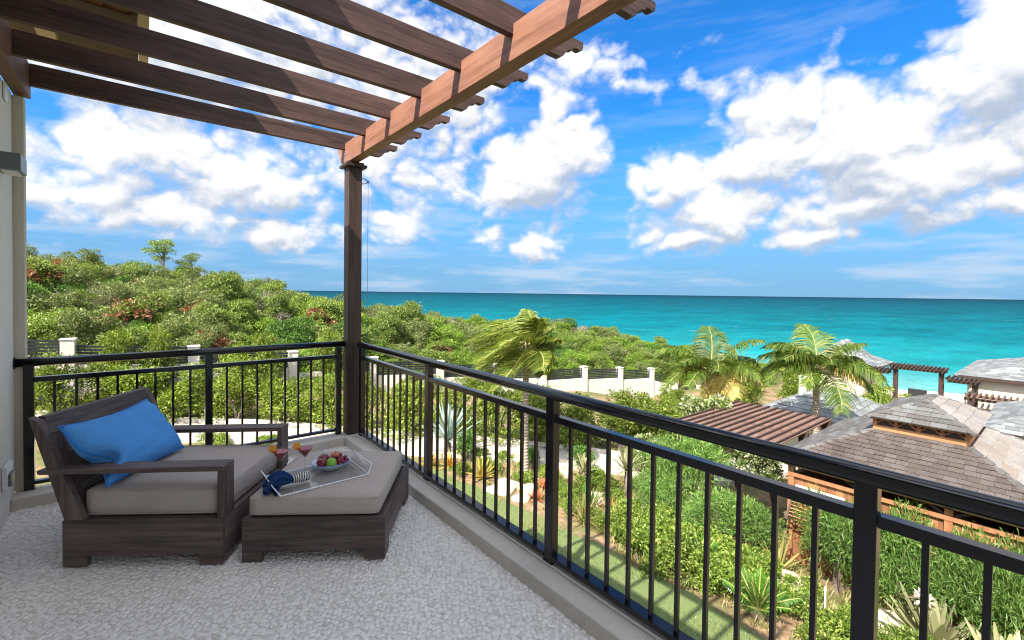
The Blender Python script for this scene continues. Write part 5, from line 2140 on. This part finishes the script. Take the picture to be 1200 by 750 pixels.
rock(10.25, 3.45, 0.42, 0.28, 0.24, 'pale limestone boulder left of the third railing post', 81, 0.8)
rock(10.45, 2.05, 0.45, 0.22, 0.20, 'long pale limestone rock right of the third railing post', 82, -1.0)
rock(9.75, 0.95, 0.40, 0.2, 0.18, 'pale limestone rock at the foot of the pale lily', 83, -1.1)
rock(8.05, 10.25, 0.48, 0.36, 0.11, 'flat pale stepping stone at the lawn edge near the palm', 84, 0.3)
rock(8.55, 9.75, 0.36, 0.30, 0.10, 'flat pale stone between lawn and palm', 85, 0.9)
rock(8.1, 9.45, 0.30, 0.26, 0.09, 'small flat stone at the lawn corner', 86, 0.2)
rock(10.4, 10.0, 0.28, 0.18, 0.14, 'white stone by the drive right of the palm trunk', 87, 0.2)
rock(10.0, 8.3, 0.5, 0.4, 0.06, 'flat sandy slab in the bed beyond the second railing post', 88, 0.5)
rock(10.6, 7.4, 0.22, 0.2, 0.14, 'white stone at the back of the ground cover', 89, 0.5)
rock(9.75, 4.7, 0.25, 0.18, 0.12, 'small pale rock among the ground cover plants', 90, 0.5)
mb = MB()
mb.tube([(9.95, 2.85, gz(9.95, 2.85) - .05), (9.95, 2.85, gz(9.95, 2.85) + 0.5)], 0.016, 8)
t = thing('garden_stake', (9.95, 2.85, gz(9.95, 2.85)), 0, 'thin white stake standing in bare soil beside the boulder', 'stake')
child_world('stake', mb, M['white_plastic'], t)
mb = MB()
mb.ball((9.95, 2.85, gz(9.95, 2.85) + 0.51), 0.02, 8, 6)
child_world('stake_cap', mb, M['white_plastic'], t)
#PART4


# ------------------------------------------------------------------ boundary wall with pillars and slatted fence
def build_boundary():
    A, B = Vector((-2.275, 24.938)), Vector((34.161, 23.027))
    tops = [-0.46, -0.97, -1.48, -2.05, -2.58, -3.09, -3.60, -3.94, -4.36, -4.78]
    d = (B - A) / 9
    dn = d.normalized()
    pos = [A + d * k for k in range(-2, 10)]
    zt = [tops[0] + 1.0, tops[0] + 0.5] + tops
    # the wall steps down and goes on towards the shore
    pos += [Vector((37.2, 22.6)), Vector((40.4, 22.2))]
    zt += [-6.1, -6.9]
    g = thing('boundary_wall', (A.x, A.y, gz(A.x, A.y)), 0, 'off white pillared boundary wall with dark slatted panels stepping down the slope', 'wall')
    ang = math.atan2(dn.y, dn.x)
    for k, p in enumerate(pos):
        mb = MB()
        h = 0.21
        z0 = min(gz(p.x, p.y), zt[k] - 1.9) - 0.4
        c, s = math.cos(ang), math.sin(ang)
        def rect(hw, za, zb):
            m2 = MB()
            m2.box(-hw, hw, -hw, hw, za, zb)
            return [(x * c - y * s + p.x, x * s + y * c + p.y, z) for x, y, z in m2.v], m2.f
        v, f = rect(h, z0, zt[k])
        mb.add(v, f)
        pl = child_world('pillar', mb, M['white_wall'], g, bevel=0.01)
        mb = MB()
        v, f = rect(h + .03, zt[k] + 0.002, zt[k] + 0.05)
        mb.add(v, f)
        child_world('pillar_cap', mb, M['white_wall'], g, bevel=0.008)
    for k in range(len(pos) - 1):
        a, b = pos[k], pos[k + 1]
        dd = (b - a).normalized()
        a2, b2 = a + dd * 0.215, b - dd * 0.215
        ta, tb = zt[k] - 0.22, zt[k] - 0.22 - max(0.15, (zt[k] - zt[k + 1]) * 0.55)
        # low wall under the panel
        la, lb = ta - 0.78, tb - 0.78
        za = min(gz(a.x, a.y), gz(b.x, b.y), la - 0.6) - 0.6
        nn = Vector((-dd.y, dd.x)) * 0.11
        vs = []
        for sgn in (-1, 1):
            vs += [(a2.x + nn.x * sgn, a2.y + nn.y * sgn, za), (b2.x + nn.x * sgn, b2.y + nn.y * sgn, za),
                   (b2.x + nn.x * sgn, b2.y + nn.y * sgn, lb), (a2.x + nn.x * sgn, a2.y + nn.y * sgn, la)]
        mb = MB()
        mb.add(vs, [(0, 1, 2, 3), (7, 6, 5, 4), (0, 4, 5, 1), (1, 5, 6, 2), (2, 6, 7, 3), (3, 7, 4, 0)])
        child_world('wall_panel', mb, M['white_wall'], g)
        for i in range(6):
            f = 0.08 + i * 0.128
            mb = MB()
            mb.bar((a2.x, a2.y, la + f), (b2.x, b2.y, lb + f), 0.03, 0.088)
            child_world('fence_slat', mb, M['fence_dark'], g)
        for q in (0.02, 0.5, 0.98):
            p = a2.lerp(b2, q)
            zz = la + (lb - la) * q
            mb = MB()
            mb.box(p.x - .025, p.x + .025, p.y - .045, p.y - .018, zz + 0.004, zz + 0.8)
            child_world('fence_post', mb, M['fence_dark'], g)


build_boundary()


# ------------------------------------------------------------------ roofs
def roof_face(e0, e1, t1, t0, row, width, rs, th=0.018, gap=0.006, stagger=True, jitter=0.01):
    """shingles on the quad e0-e1 (eave) / t0-t1 (top); returns lists of 8 verts"""
    e0, e1, t1, t0 = map(Vector, (e0, e1, t1, t0))
    along = (e1 - e0).normalized()
    nrm = (e1 - e0).cross(((t0 + t1) / 2 - (e0 + e1) / 2)).normalized()
    if nrm.z < 0:
        nrm = -nrm
    upv = nrm.cross(along)
    if upv.z < 0:
        upv = -upv
    H = (t0 - e0).dot(upv)
    n = max(1, int(round(H / row)))
    row = H / n
    out = []
    for r in range(n):
        q0, q1 = r / n, min(1.0, (r + 1.12) / n)
        qm = (r + 0.5) / n
        def lim(q):
            a = e0.lerp(t0, q)
            b = e1.lerp(t1, q)
            return (a - e0).dot(along), (b - e0).dot(along)
        l0, r0 = lim(q0)
        l1, r1 = lim(min(1, q1))
        x = min(l0, l1) - (rs.uniform(0, width) if stagger else 0)
        while x < max(r0, r1):
            w = width * rs.uniform(0.8, 1.25)
            a, b = x + gap / 2, x + w - gap / 2
            x += w
            A0, B0 = max(a, l0), min(b, r0)
            A1, B1 = max(a, l1), min(b, r1)
            if B0 - A0 < 0.02 or B1 < A1:
                if B0 - A0 < 0.02:
                    continue
                mid = max(min((A0 + B0) / 2, r1), l1)
                A1, B1 = mid - 0.002, mid + 0.002
            lift = th * rs.uniform(0.8, 1.6)
            j = rs.uniform(-jitter, jitter) * row * 3
            base = e0 + upv * (q0 * H - (0.02 if r == 0 else 0) + (j if r else 0))
            top = e0 + upv * (q1 * H)
            v = [base + along * A0 + nrm * 0.004, base + along * B0 + nrm * 0.004, top + along * B1 + nrm * 0.002, top + along * A1 + nrm * 0.002,
                 base + along * A0 + nrm * (0.004 + lift), base + along * B0 + nrm * (0.004 + lift), top + along * B1 + nrm * 0.006, top + along * A1 + nrm * 0.006]
            out.append([tuple(p) for p in v])
    return out


SH_F = [(0, 3, 2, 1), (4, 5, 6, 7), (0, 1, 5, 4), (1, 2, 6, 5), (2, 3, 7, 6), (3, 0, 4, 7)]


def hip_caps(a, b, rs, w=0.16, l=0.24, th=0.02):
    a, b = Vector(a), Vector(b)
    d = b - a
    n = max(1, int(d.length / l))
    side = d.cross(Vector((0, 0, 1))).normalized()
    out = []
    dn = d.normalized()
    for k in range(n):
        p0 = a + d * (k / n) - dn * 0.02
        p1 = a + d * ((k + 1) / n)
        u = side.cross(dn).normalized()
        if u.z < 0:
            u = -u
        lo = 0.012 + 0.02
        dz = Vector((0, 0, -1)) * w * 0.22
        v = [p0 - side * w / 2 + dz, p0 + u * 0.0, p1 + u * 0.0, p1 - side * w / 2 + dz]
        vs = []
        for s in (-1, 1):
            vs.append([p0 + u * lo, p0 + side * s * w / 2 + dz + u * lo, p1 + side * s * w / 2 + dz + u * (lo - .015), p1 + u * (lo - .015)])
        out.append(vs)
    return out


def shingle_part(parent, lst, m, single, name='shingle'):
    """single: each shingle its own part; else all in one stuff part"""
    l = parent.location
    if single:
        for v in lst:
            c = Vector(v[0])
            mb = MB()
            mb.add([(x - c.x, y - c.y, z - c.z) for x, y, z in v], SH_F)
            o = obj(name, mb, m, parent)
            o.location = (c.x - l.x, c.y - l.y, c.z - l.z)
    else:
        mb = MB()
        for v in lst:
            mb.add([(x - l.x, y - l.y, z - l.z) for x, y, z in v], SH_F)
        o = obj('shingles', mb, m, parent)
        o['kind'] = 'stuff'


def cap_part(parent, caps, m):
    mb = MB()
    l = parent.location
    for c in caps:
        for q in c:
            mb.add([(p.x - l.x, p.y - l.y, p.z - l.z) for p in q] + [(p.x - l.x, p.y - l.y, p.z - l.z - 0.02) for p in q], SH_F)
    return obj('hip_caps', mb, m, parent)


def hip_faces(x0, x1, y0, y1, ze, zr, inset=None):
    """hip roof: returns near(-x), right(-y), far(+x), left(+y) faces as quads e0,e1,t1,t0 and hip lines"""
    wx, wy = x1 - x0, y1 - y0
    ins = min(wx, wy) / 2 if inset is None else inset
    a = [(x0, y1, ze), (x0, y0, ze), (x0 + ins, y0 + ins, zr), (x0 + ins, y1 - ins, zr)]
    b = [(x0, y0, ze), (x1, y0, ze), (x1 - ins, y0 + ins, zr), (x0 + ins, y0 + ins, zr)]
    c = [(x1, y0, ze), (x1, y1, ze), (x1 - ins, y1 - ins, zr), (x1 - ins, y0 + ins, zr)]
    d = [(x1, y1, ze), (x0, y1, ze), (x0 + ins, y1 - ins, zr), (x1 - ins, y1 - ins, zr)]
    hips = [((x0, y0, ze), (x0 + ins, y0 + ins, zr)), ((x1, y0, ze), (x1 - ins, y0 + ins, zr)), ((x1, y1, ze), (x1 - ins, y1 - ins, zr)), ((x0, y1, ze), (x0 + ins, y1 - ins, zr))]
    return a, b, c, d, hips


def deck(parent, faces, ze, th=0.05, m='under', name='roof_deck'):
    mb = MB()
    l = parent.location
    for f in faces:
        mb.add([(x - l.x, y - l.y, z - l.z - 0.003) for x, y, z in f], [(0, 1, 2, 3)])
        mb.add([(x - l.x, y - l.y, z - l.z - th) for x, y, z in f], [(3, 2, 1, 0)])
        (ax, ay, az), (bx, by, bz) = f[0], f[1]
        mb.add([(ax - l.x, ay - l.y, az - l.z - .003), (bx - l.x, by - l.y, bz - l.z - .003), (bx - l.x, by - l.y, bz - l.z - th), (ax - l.x, ay - l.y, az - l.z - th)], [(0, 1, 2, 3)])
    return obj(name, mb, M[m], parent)


def build_gazebo():
    rs = np.random.default_rng(15)
    g = thing('gazebo', (14.0, 2.08, -4.7), 0, 'cedar walled gazebo with brown shingle roof and raised cupola', 'gazebo')
    x0, x1, y0, y1, ze = 11.37, 16.73, -0.24, 4.38, -2.14
    ins, zr = 1.52, -1.38
    a, b, c, d, hips = hip_faces(x0, x1, y0, y1, ze, zr, ins)
    deck(g, (a, b, c, d), ze)
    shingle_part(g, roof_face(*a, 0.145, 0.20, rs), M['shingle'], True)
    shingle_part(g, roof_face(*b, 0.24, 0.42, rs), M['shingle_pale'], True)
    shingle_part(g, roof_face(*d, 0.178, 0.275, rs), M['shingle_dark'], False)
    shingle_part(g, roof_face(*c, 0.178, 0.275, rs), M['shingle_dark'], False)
    cap_part(g, [q for h in hips for q in hip_caps(*h, rs)], M['shingle_dark'])
    # cupola
    cx0, cx1, cy0, cy1 = 12.90, 15.18, 1.30, 2.86
    mb = MB()
    mb.box(cx0, cx1, cy0, cy1, -1.55, -1.28)
    child_world('cupola_base', mb, M['cedar_y'], g, bevel=0.005)
    mb = MB()
    mb.box(cx0 + .06, cx1 - .06, cy0 + .06, cy1 - .06, -1.28, -1.11)
    child_world('cupola_louvre', mb, M['under'], g)
    for yy in np.linspace(cy0 + .03, cy1 - .03, 5):
        mb = MB()
        mb.box(cx0 + .005, cx0 + .05, yy - .035, yy + .035, -1.279, -1.121)
        child_world('cupola_post', mb, M['cedar'], g)
        for s in (-1, 1):
            if cy0 + .1 < yy + s * .15 < cy1 - .1:
                mb = MB()
                mb.bar((cx0 + .025, yy + s * .02, -1.25), (cx0 + .025, yy + s * .17, -1.13), 0.03, 0.035, (1, 0, 0))
                child_world('cupola_brace', mb, M['cedar'], g)
    mb = MB()
    mb.box(cx0 - .14, cx1 + .10, cy0 - .06, cy1 + .06, -1.12, -1.075)
    child_world('cupola_fascia', mb, M['cedar_y'], g, bevel=0.004)
    ux0, ux1, uy0, uy1, uz, ur = 12.70, 15.34, 1.20, 2.92, -1.07, -0.66
    a, b, c, d, hips = hip_faces(ux0, ux1, uy0, uy1, uz, ur, (uy1 - uy0) / 2 - 0.004)
    k = deck(g, (a, b, c, d), uz, 0.02, name='cupola_deck')
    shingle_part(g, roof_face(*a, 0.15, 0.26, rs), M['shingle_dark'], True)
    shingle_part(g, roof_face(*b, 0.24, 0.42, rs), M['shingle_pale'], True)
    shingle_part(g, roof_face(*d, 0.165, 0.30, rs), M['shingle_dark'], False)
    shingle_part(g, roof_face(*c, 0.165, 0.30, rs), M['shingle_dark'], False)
    ridge = ((ux0 + .86, 2.06, ur), (ux1 - .86, 2.06, ur))
    cap_part(g, [q for h in hips + [ridge] for q in hip_caps(*h, rs, 0.14, 0.22)], M['shingle_dark'])
    # walls: upright cedar boards on the two sides in view, plain behind
    wx0, wy0, wy1 = 11.66, 0.05, 4.1
    y = wy0
    while y < wy1 - 0.01:
        mb = MB()
        mb.box(wx0, wx0 + 0.03, y + .002, min(y + 0.148, wy1), -4.85, -2.45)
        child_world('wall_board', mb, M['cedar'], g, bevel=0.003)
        y += 0.15
    for (p, q) in (((11.70, 0.05), (16.4, 0.05)), ((11.70, 4.10), (16.4, 4.10)), ((16.4, 0.05), (16.4, 4.1))):
        mb = MB()
        mb.bar((p[0], p[1], -3.7), (q[0], q[1], -3.7), 0.05, 2.2)
        child_world('side_wall', mb, M['cedar'], g)
    for yy in np.linspace(0.09, 4.06, 4):
        mb = MB()
        mb.box(11.60, 11.72, yy - .06, yy + .06, -4.9, -2.25)
        child_world('wall_post', mb, M['cedar'], g, bevel=0.004)
        for s in (-1, 1):
            if 0 < yy + s * .4 < 4.15:
                mb = MB()
                mb.bar((11.65, yy + s * .05, -2.44), (11.65, yy + s * .30, -2.30), 0.05, 0.06, (1, 0, 0))
                child_world('wall_brace', mb, M['darkbar'], g)
    mb = MB()
    mb.box(11.60, 11.72, -0.1, 4.2, -2.30, -2.262)
    child_world('wall_plate', mb, M['cedar_y'], g)
    mb = MB()
    mb.box(11.585, 11.598, 0.03, 4.12, -2.52, -2.43)
    child_world('wall_trim', mb, M['cedar'], g)
    # shutter propped open on a bracket, left of the third railing post
    s = thing('propped_shutter', (11.55, 3.6, -2.75), 0, 'slatted timber shutter propped open on the gazebo wall', 'shutter')
    mb = MB()
    mb.bar((11.60, 3.02, -2.72), (11.60, 3.95, -2.72), 0.05, 0.05)
    child_world('shutter_rail', mb, M['white_wall'], s)
    for k in range(9):
        f = k / 9
        mb = MB()
        p = Vector((11.56 - f * 0.42, 0, -2.78 - f * 0.55))
        mb.bar((p.x, 3.04, p.z), (p.x, 3.93, p.z), 0.075, 0.014, (0.5, 0, 0.8))
        child_world('shutter_slat', mb, M['cedar_y'], s)
    for y in (3.02, 3.95):
        mb = MB()
        mb.bar((11.58, y, -2.74), (11.11, y, -3.36), 0.04, 0.05)
        child_world('shutter_stile', mb, M['darkbar'], s)
    mb = MB()
    mb.tube([(11.60, 3.0, -3.75), (11.25, 3.0, -3.60), (11.12, 3.01, -3.38)], 0.018, 8)
    child_world('prop_bracket', mb, M['white_plastic'], s)


build_gazebo()


def build_slat_pergola():
    g = thing('slatted_pergola', (14.1, 5.9, -5), 0, 'brown slatted pergola roof with dark bars beside the gazebo', 'pergola')
    x0, x1, y0, y1, z = 12.25, 16.25, 4.62, 7.42, -2.12
    x = x0
    k = 0
    while x < x1:
        mb = MB()
        mb.box(x, x + 0.172, y0, y1, z - 0.03 - 0.004 * (k % 2), z)
        child_world('slat', mb, M['slat'], g, bevel=0.003)
        x += 0.205
        k += 1
    for y in np.linspace(y0 + 0.05, y1 - 0.05, 12):
        mb = MB()
        mb.box(x0 - 0.06, x1 + 0.06, y - 0.022, y + 0.022, z + 0.022, z + 0.060)
        tb = child_world('top_bar', mb, M['darkbar'], g, bevel=0.003)
        mb = MB()
        xx = x0 + 0.09
        while xx < x1:
            mb.box(xx - .025, xx + .025, y - .02, y + .02, z + 0.002, z + 0.0215)
            xx += 0.41
        child_world('bar_shadow_block', mb, M['darkbar'], g)  # dark teeth under the bar stand in for its shadow in the slat gaps
    for xx in (x0 + 0.15, (x0 + x1) / 2, x1 - 0.15):
        mb = MB()
        mb.box(xx - .045, xx + .045, y0 - .05, y1 + .05, z - 0.20, z - 0.036)
        child_world('joist', mb, M['darkbar'], g)
        for yy in (y0 + .12, y1 - .12):
            mb = MB()
            mb.box(xx - .06, xx + .06, yy - .06, yy + .06, gz(xx, yy) - .2, z - 0.201)
            child_world('post', mb, M['darkbar'], g)


build_slat_pergola()


def hip_building(name, x0, x1, y0, y1, ze, zr, label, cat, wall=True, row=0.32, width=0.5, over=0.5, inset=None, flare=0.0, wm='villa_wall', zb=None):
    rs = np.random.default_rng(int(abs(x0 * 31 + y0 * 7)))
    g = thing(name, ((x0 + x1) / 2, (y0 + y1) / 2, gz((x0 + x1) / 2, (y0 + y1) / 2)), 0, label, cat)
    faces = []
    if flare > 0:
        # bell-cast eaves: a flatter skirt below the main slopes
        ins = min(x1 - x0, y1 - y0) / 2
        k = ins * 0.45
        zm = ze + (zr - ze) * 0.27
        a, b, c, d, h1 = hip_faces(x0, x1, y0, y1, ze, zm, k)
        a2, b2, c2, d2, h2 = hip_faces(x0 + k, x1 - k, y0 + k, y1 - k, zm, zr, None)
        faces = [a, b, c, d, a2, b2, c2, d2]
        hips = h1 + h2
    else:
        a, b, c, d, hips = hip_faces(x0, x1, y0, y1, ze, zr, inset)
        faces = [a, b, c, d]
    rf = deck(g, faces, ze, 0.08, name='roof')
    lst = []
    for f in faces:
        lst += roof_face(*f, row, width, rs, th=0.025)
    l = g.location
    mb = MB()
    for v in lst:
        mb.add([(x - l.x, y - l.y, z - l.z) for x, y, z in v], SH_F)
    o = obj('shingles', mb, M['shingle_grey'], rf)
    o['kind'] = 'stuff'
    mb = MB()
    for h in hips:
        for c_ in hip_caps(*h, rs, 0.3, 0.45):
            for q in c_:
                mb.add([(p.x - l.x, p.y - l.y, p.z - l.z) for p in q] + [(p.x - l.x, p.y - l.y, p.z - l.z - 0.03) for p in q], SH_F)
    obj('hip_caps', mb, M['shingle_grey'], rf)
    mb = MB()
    for (p, q) in (((x0, y0), (x1, y0)), ((x1, y0), (x1, y1)), ((x1, y1), (x0, y1)), ((x0, y1), (x0, y0))):
        mb.bar((p[0], p[1], ze - 0.10), (q[0], q[1], ze - 0.10), 0.05, 0.16)
    child_world('fascia', mb, M['darkbar'], g)
    if wall:
        mb = MB()
        zz = (gz((x0 + x1) / 2, (y0 + y1) / 2) - 1.0) if zb is None else zb
        mb.box(x0 + over, x1 - over, y0 + over, y1 - over, zz, ze - 0.09)
        child_world('wall', mb, M[wm], g)
    return g


v = hip_building('beach_villa', 43.2, 55.0, -6.6, 5.2, -3.6, -0.9, 'cream villa with grey shingle roof at the right edge by the sea', 'house', row=0.36, width=0.55, over=0.6, flare=0.5)
# window with louvres and a timber frame on the wall that faces the house
for (ya, yb) in ((1.1, 2.1), (-1.5, -0.4)):
    mb = MB()
    mb.box(43.755, 43.79, ya, yb, -6.2, -4.9)
    w = child_world('window', mb, M['darkbar'], v)
    for k in range(7):
        mb = MB()
        mb.box(43.735, 43.752, ya + .05, yb - .05, -6.1 + k * .165, -6.1 + k * .165 + .12)
        child_world('shutter_slat', mb, M['cedar_y'], v)
hip_building('garden_building', 24.6, 30.4, 5.4, 10.6, -4.35, -3.0, 'low grey shingled building behind the green palm', 'house', row=0.3, width=0.45, over=0.5)
hip_building('garden_building', 31.5, 40.5, -7.5, 2.9, -4.7, -2.75, 'grey shingled roof at the right edge below the cream villa', 'house', row=0.3, width=0.45, over=0.5)
hip_building('beach_pavilion', 47.0, 54.4, 10.6, 16.4, -4.4, -2.3, 'small pavilion with upswept grey roof left of the trellis', 'pavilion', row=0.34, width=0.5, over=0.7, flare=0.5)
# white flue by the low building
mb = MB()
t = thing('white_column', (27.8, 9.25, -4.0), 0, 'short white column above the low grey roof behind the green palm', 'column')
mb.prism([(27.65, 9.1), (27.95, 9.1), (27.95, 9.4), (27.65, 9.4)], 'z', -4.6, -2.75)
child_world('shaft', mb, M['white_wall'], t, bevel=0.02)
mb = MB()
mb.box(27.61, 27.99, 9.06, 9.44, -2.748, -2.68)
child_world('column_cap', mb, M['white_wall'], t, bevel=0.01)


def build_trellis():
    g = thing('beach_trellis', (42.6, 6.6, -6.7), 0, 'dark timber trellis gateway with raised centre in front of the sea', 'trellis')
    X = 42.6
    def span(ya, yb, z):
        for xx in (X - 0.35, X + 0.35):
            mb = MB()
            mb.bar((xx, ya, z), (xx, yb, z), 0.09, 0.20)
            child_world('trellis_beam', mb, M['darkbar'], g)
        n = int(abs(yb - ya) / 0.21)
        for k in range(n + 1):
            y = ya + (yb - ya) * k / n
            mb = MB()
            mb.box(X - 0.75, X + 0.75, y - .035, y + .035, z + 0.105, z + 0.25)
            child_world('trellis_rafter', mb, M['darkbar'], g)
    span(5.5, 8.45, -3.42)
    span(8.52, 9.75, -3.84)
    span(3.9, 5.43, -3.95)
    for y, zt in ((9.55, -3.95), (8.2, -3.53), (5.75, -3.53), (4.1, -4.06)):
        mb = MB()
        mb.box(X - .13, X + .13, y - .13, y + .13, gz(X, y) - .5, zt)
        child_world('trellis_post', mb, M['post'], g)
    # low pergola and fence in front of the villa
    p = thing('villa_pergola', (42.2, 1.5, -6.6), 0, 'slatted brown pergola against the cream villa wall', 'pergola')
    for k in range(34):
        y = 4.4 - k * 0.27
        mb = MB()
        mb.box(41.2, 43.1, y - .045, y + .045, -4.75, -4.60)
        child_world('pergola_slat', mb, M['slat'], p)
    for xx in (41.5, 42.9):
        mb = MB()
        mb.bar((xx, 4.5, -4.86), (xx, -5, -4.86), 0.1, 0.18)
        child_world('pergola_beam', mb, M['darkbar'], p)
    for y in (4.2, 1.0, -2.2):
        mb = MB()
        mb.box(41.4, 41.6, y - .1, y + .1, -7.2, -4.96)
        child_world('pergola_post', mb, M['darkbar'], p)
    f = thing('picket_fence', (40.6, 1.5, -6.7), 0, 'pinkish timber picket fence below the villa pergola', 'fence')
    for k in range(40):
        y = 4.2 - k * 0.2
        mb = MB()
        mb.box(40.55, 40.60, y - .07, y + .07, -6.9, -5.35)
        child_world('picket', mb, M['picket'], f)
    for z in (-6.5, -5.6):
        mb = MB()
        mb.bar((40.63, 4.3, z), (40.63, -3.8, z), 0.05, 0.1)
        child_world('fence_rail', mb, M['picket'], f)
    # storage box and low rope fence on the sand
    b = thing('beach_box', (47.0, 7.6, gz(47, 7.6)), 0, 'grey wicker beach seat with its back to the camera under the trellis', 'seat')
    mb = MB()
    mb.prism([(46.6, -6.75), (47.4, -6.75), (47.4, -6.2), (46.85, -6.1), (46.75, -5.45), (46.6, -5.45)], 'y', 7.1, 8.2)
    child_world('seat_shell', mb, M['fence_dark'], b, bevel=0.03)
    for y in (7.15, 8.15):
        mb = MB()
        mb.box(46.6, 47.4, y - .05, y + .05, -7.3, -6.76)
        child_world('seat_leg', mb, M['fence_dark'], b)
    r = thing('rope_fence', (56, 5, gz(56, 5)), 0, 'low post and rope fence on the beach', 'fence')
    ys = [9.5, 7.8, 6.1, 4.4, 2.7]
    for y in ys:
        mb = MB()
        mb.tube([(57, y, gz(57, y) - .1), (57, y, gz(57, y) + 1.0)], 0.05, 6)
        child_world('fence_post', mb, M['bark'], r)
    for a, b2 in zip(ys[:-1], ys[1:]):
        for h in (0.55, 0.9):
            mb = MB()
            mb.tube([(57, a, gz(57, a) + h), (57, (a + b2) / 2, gz(57, a) + h - .08), (57, b2, gz(57, b2) + h)], 0.015, 5)
            child_world('rope', mb, M['bark'], r)


M['picket'] = wood('pinkish_pickets', (0.42, 0.26, 0.20), (0.62, 0.42, 0.34), 'z', 0.7, scale=0.3, var=0.3)
build_trellis()
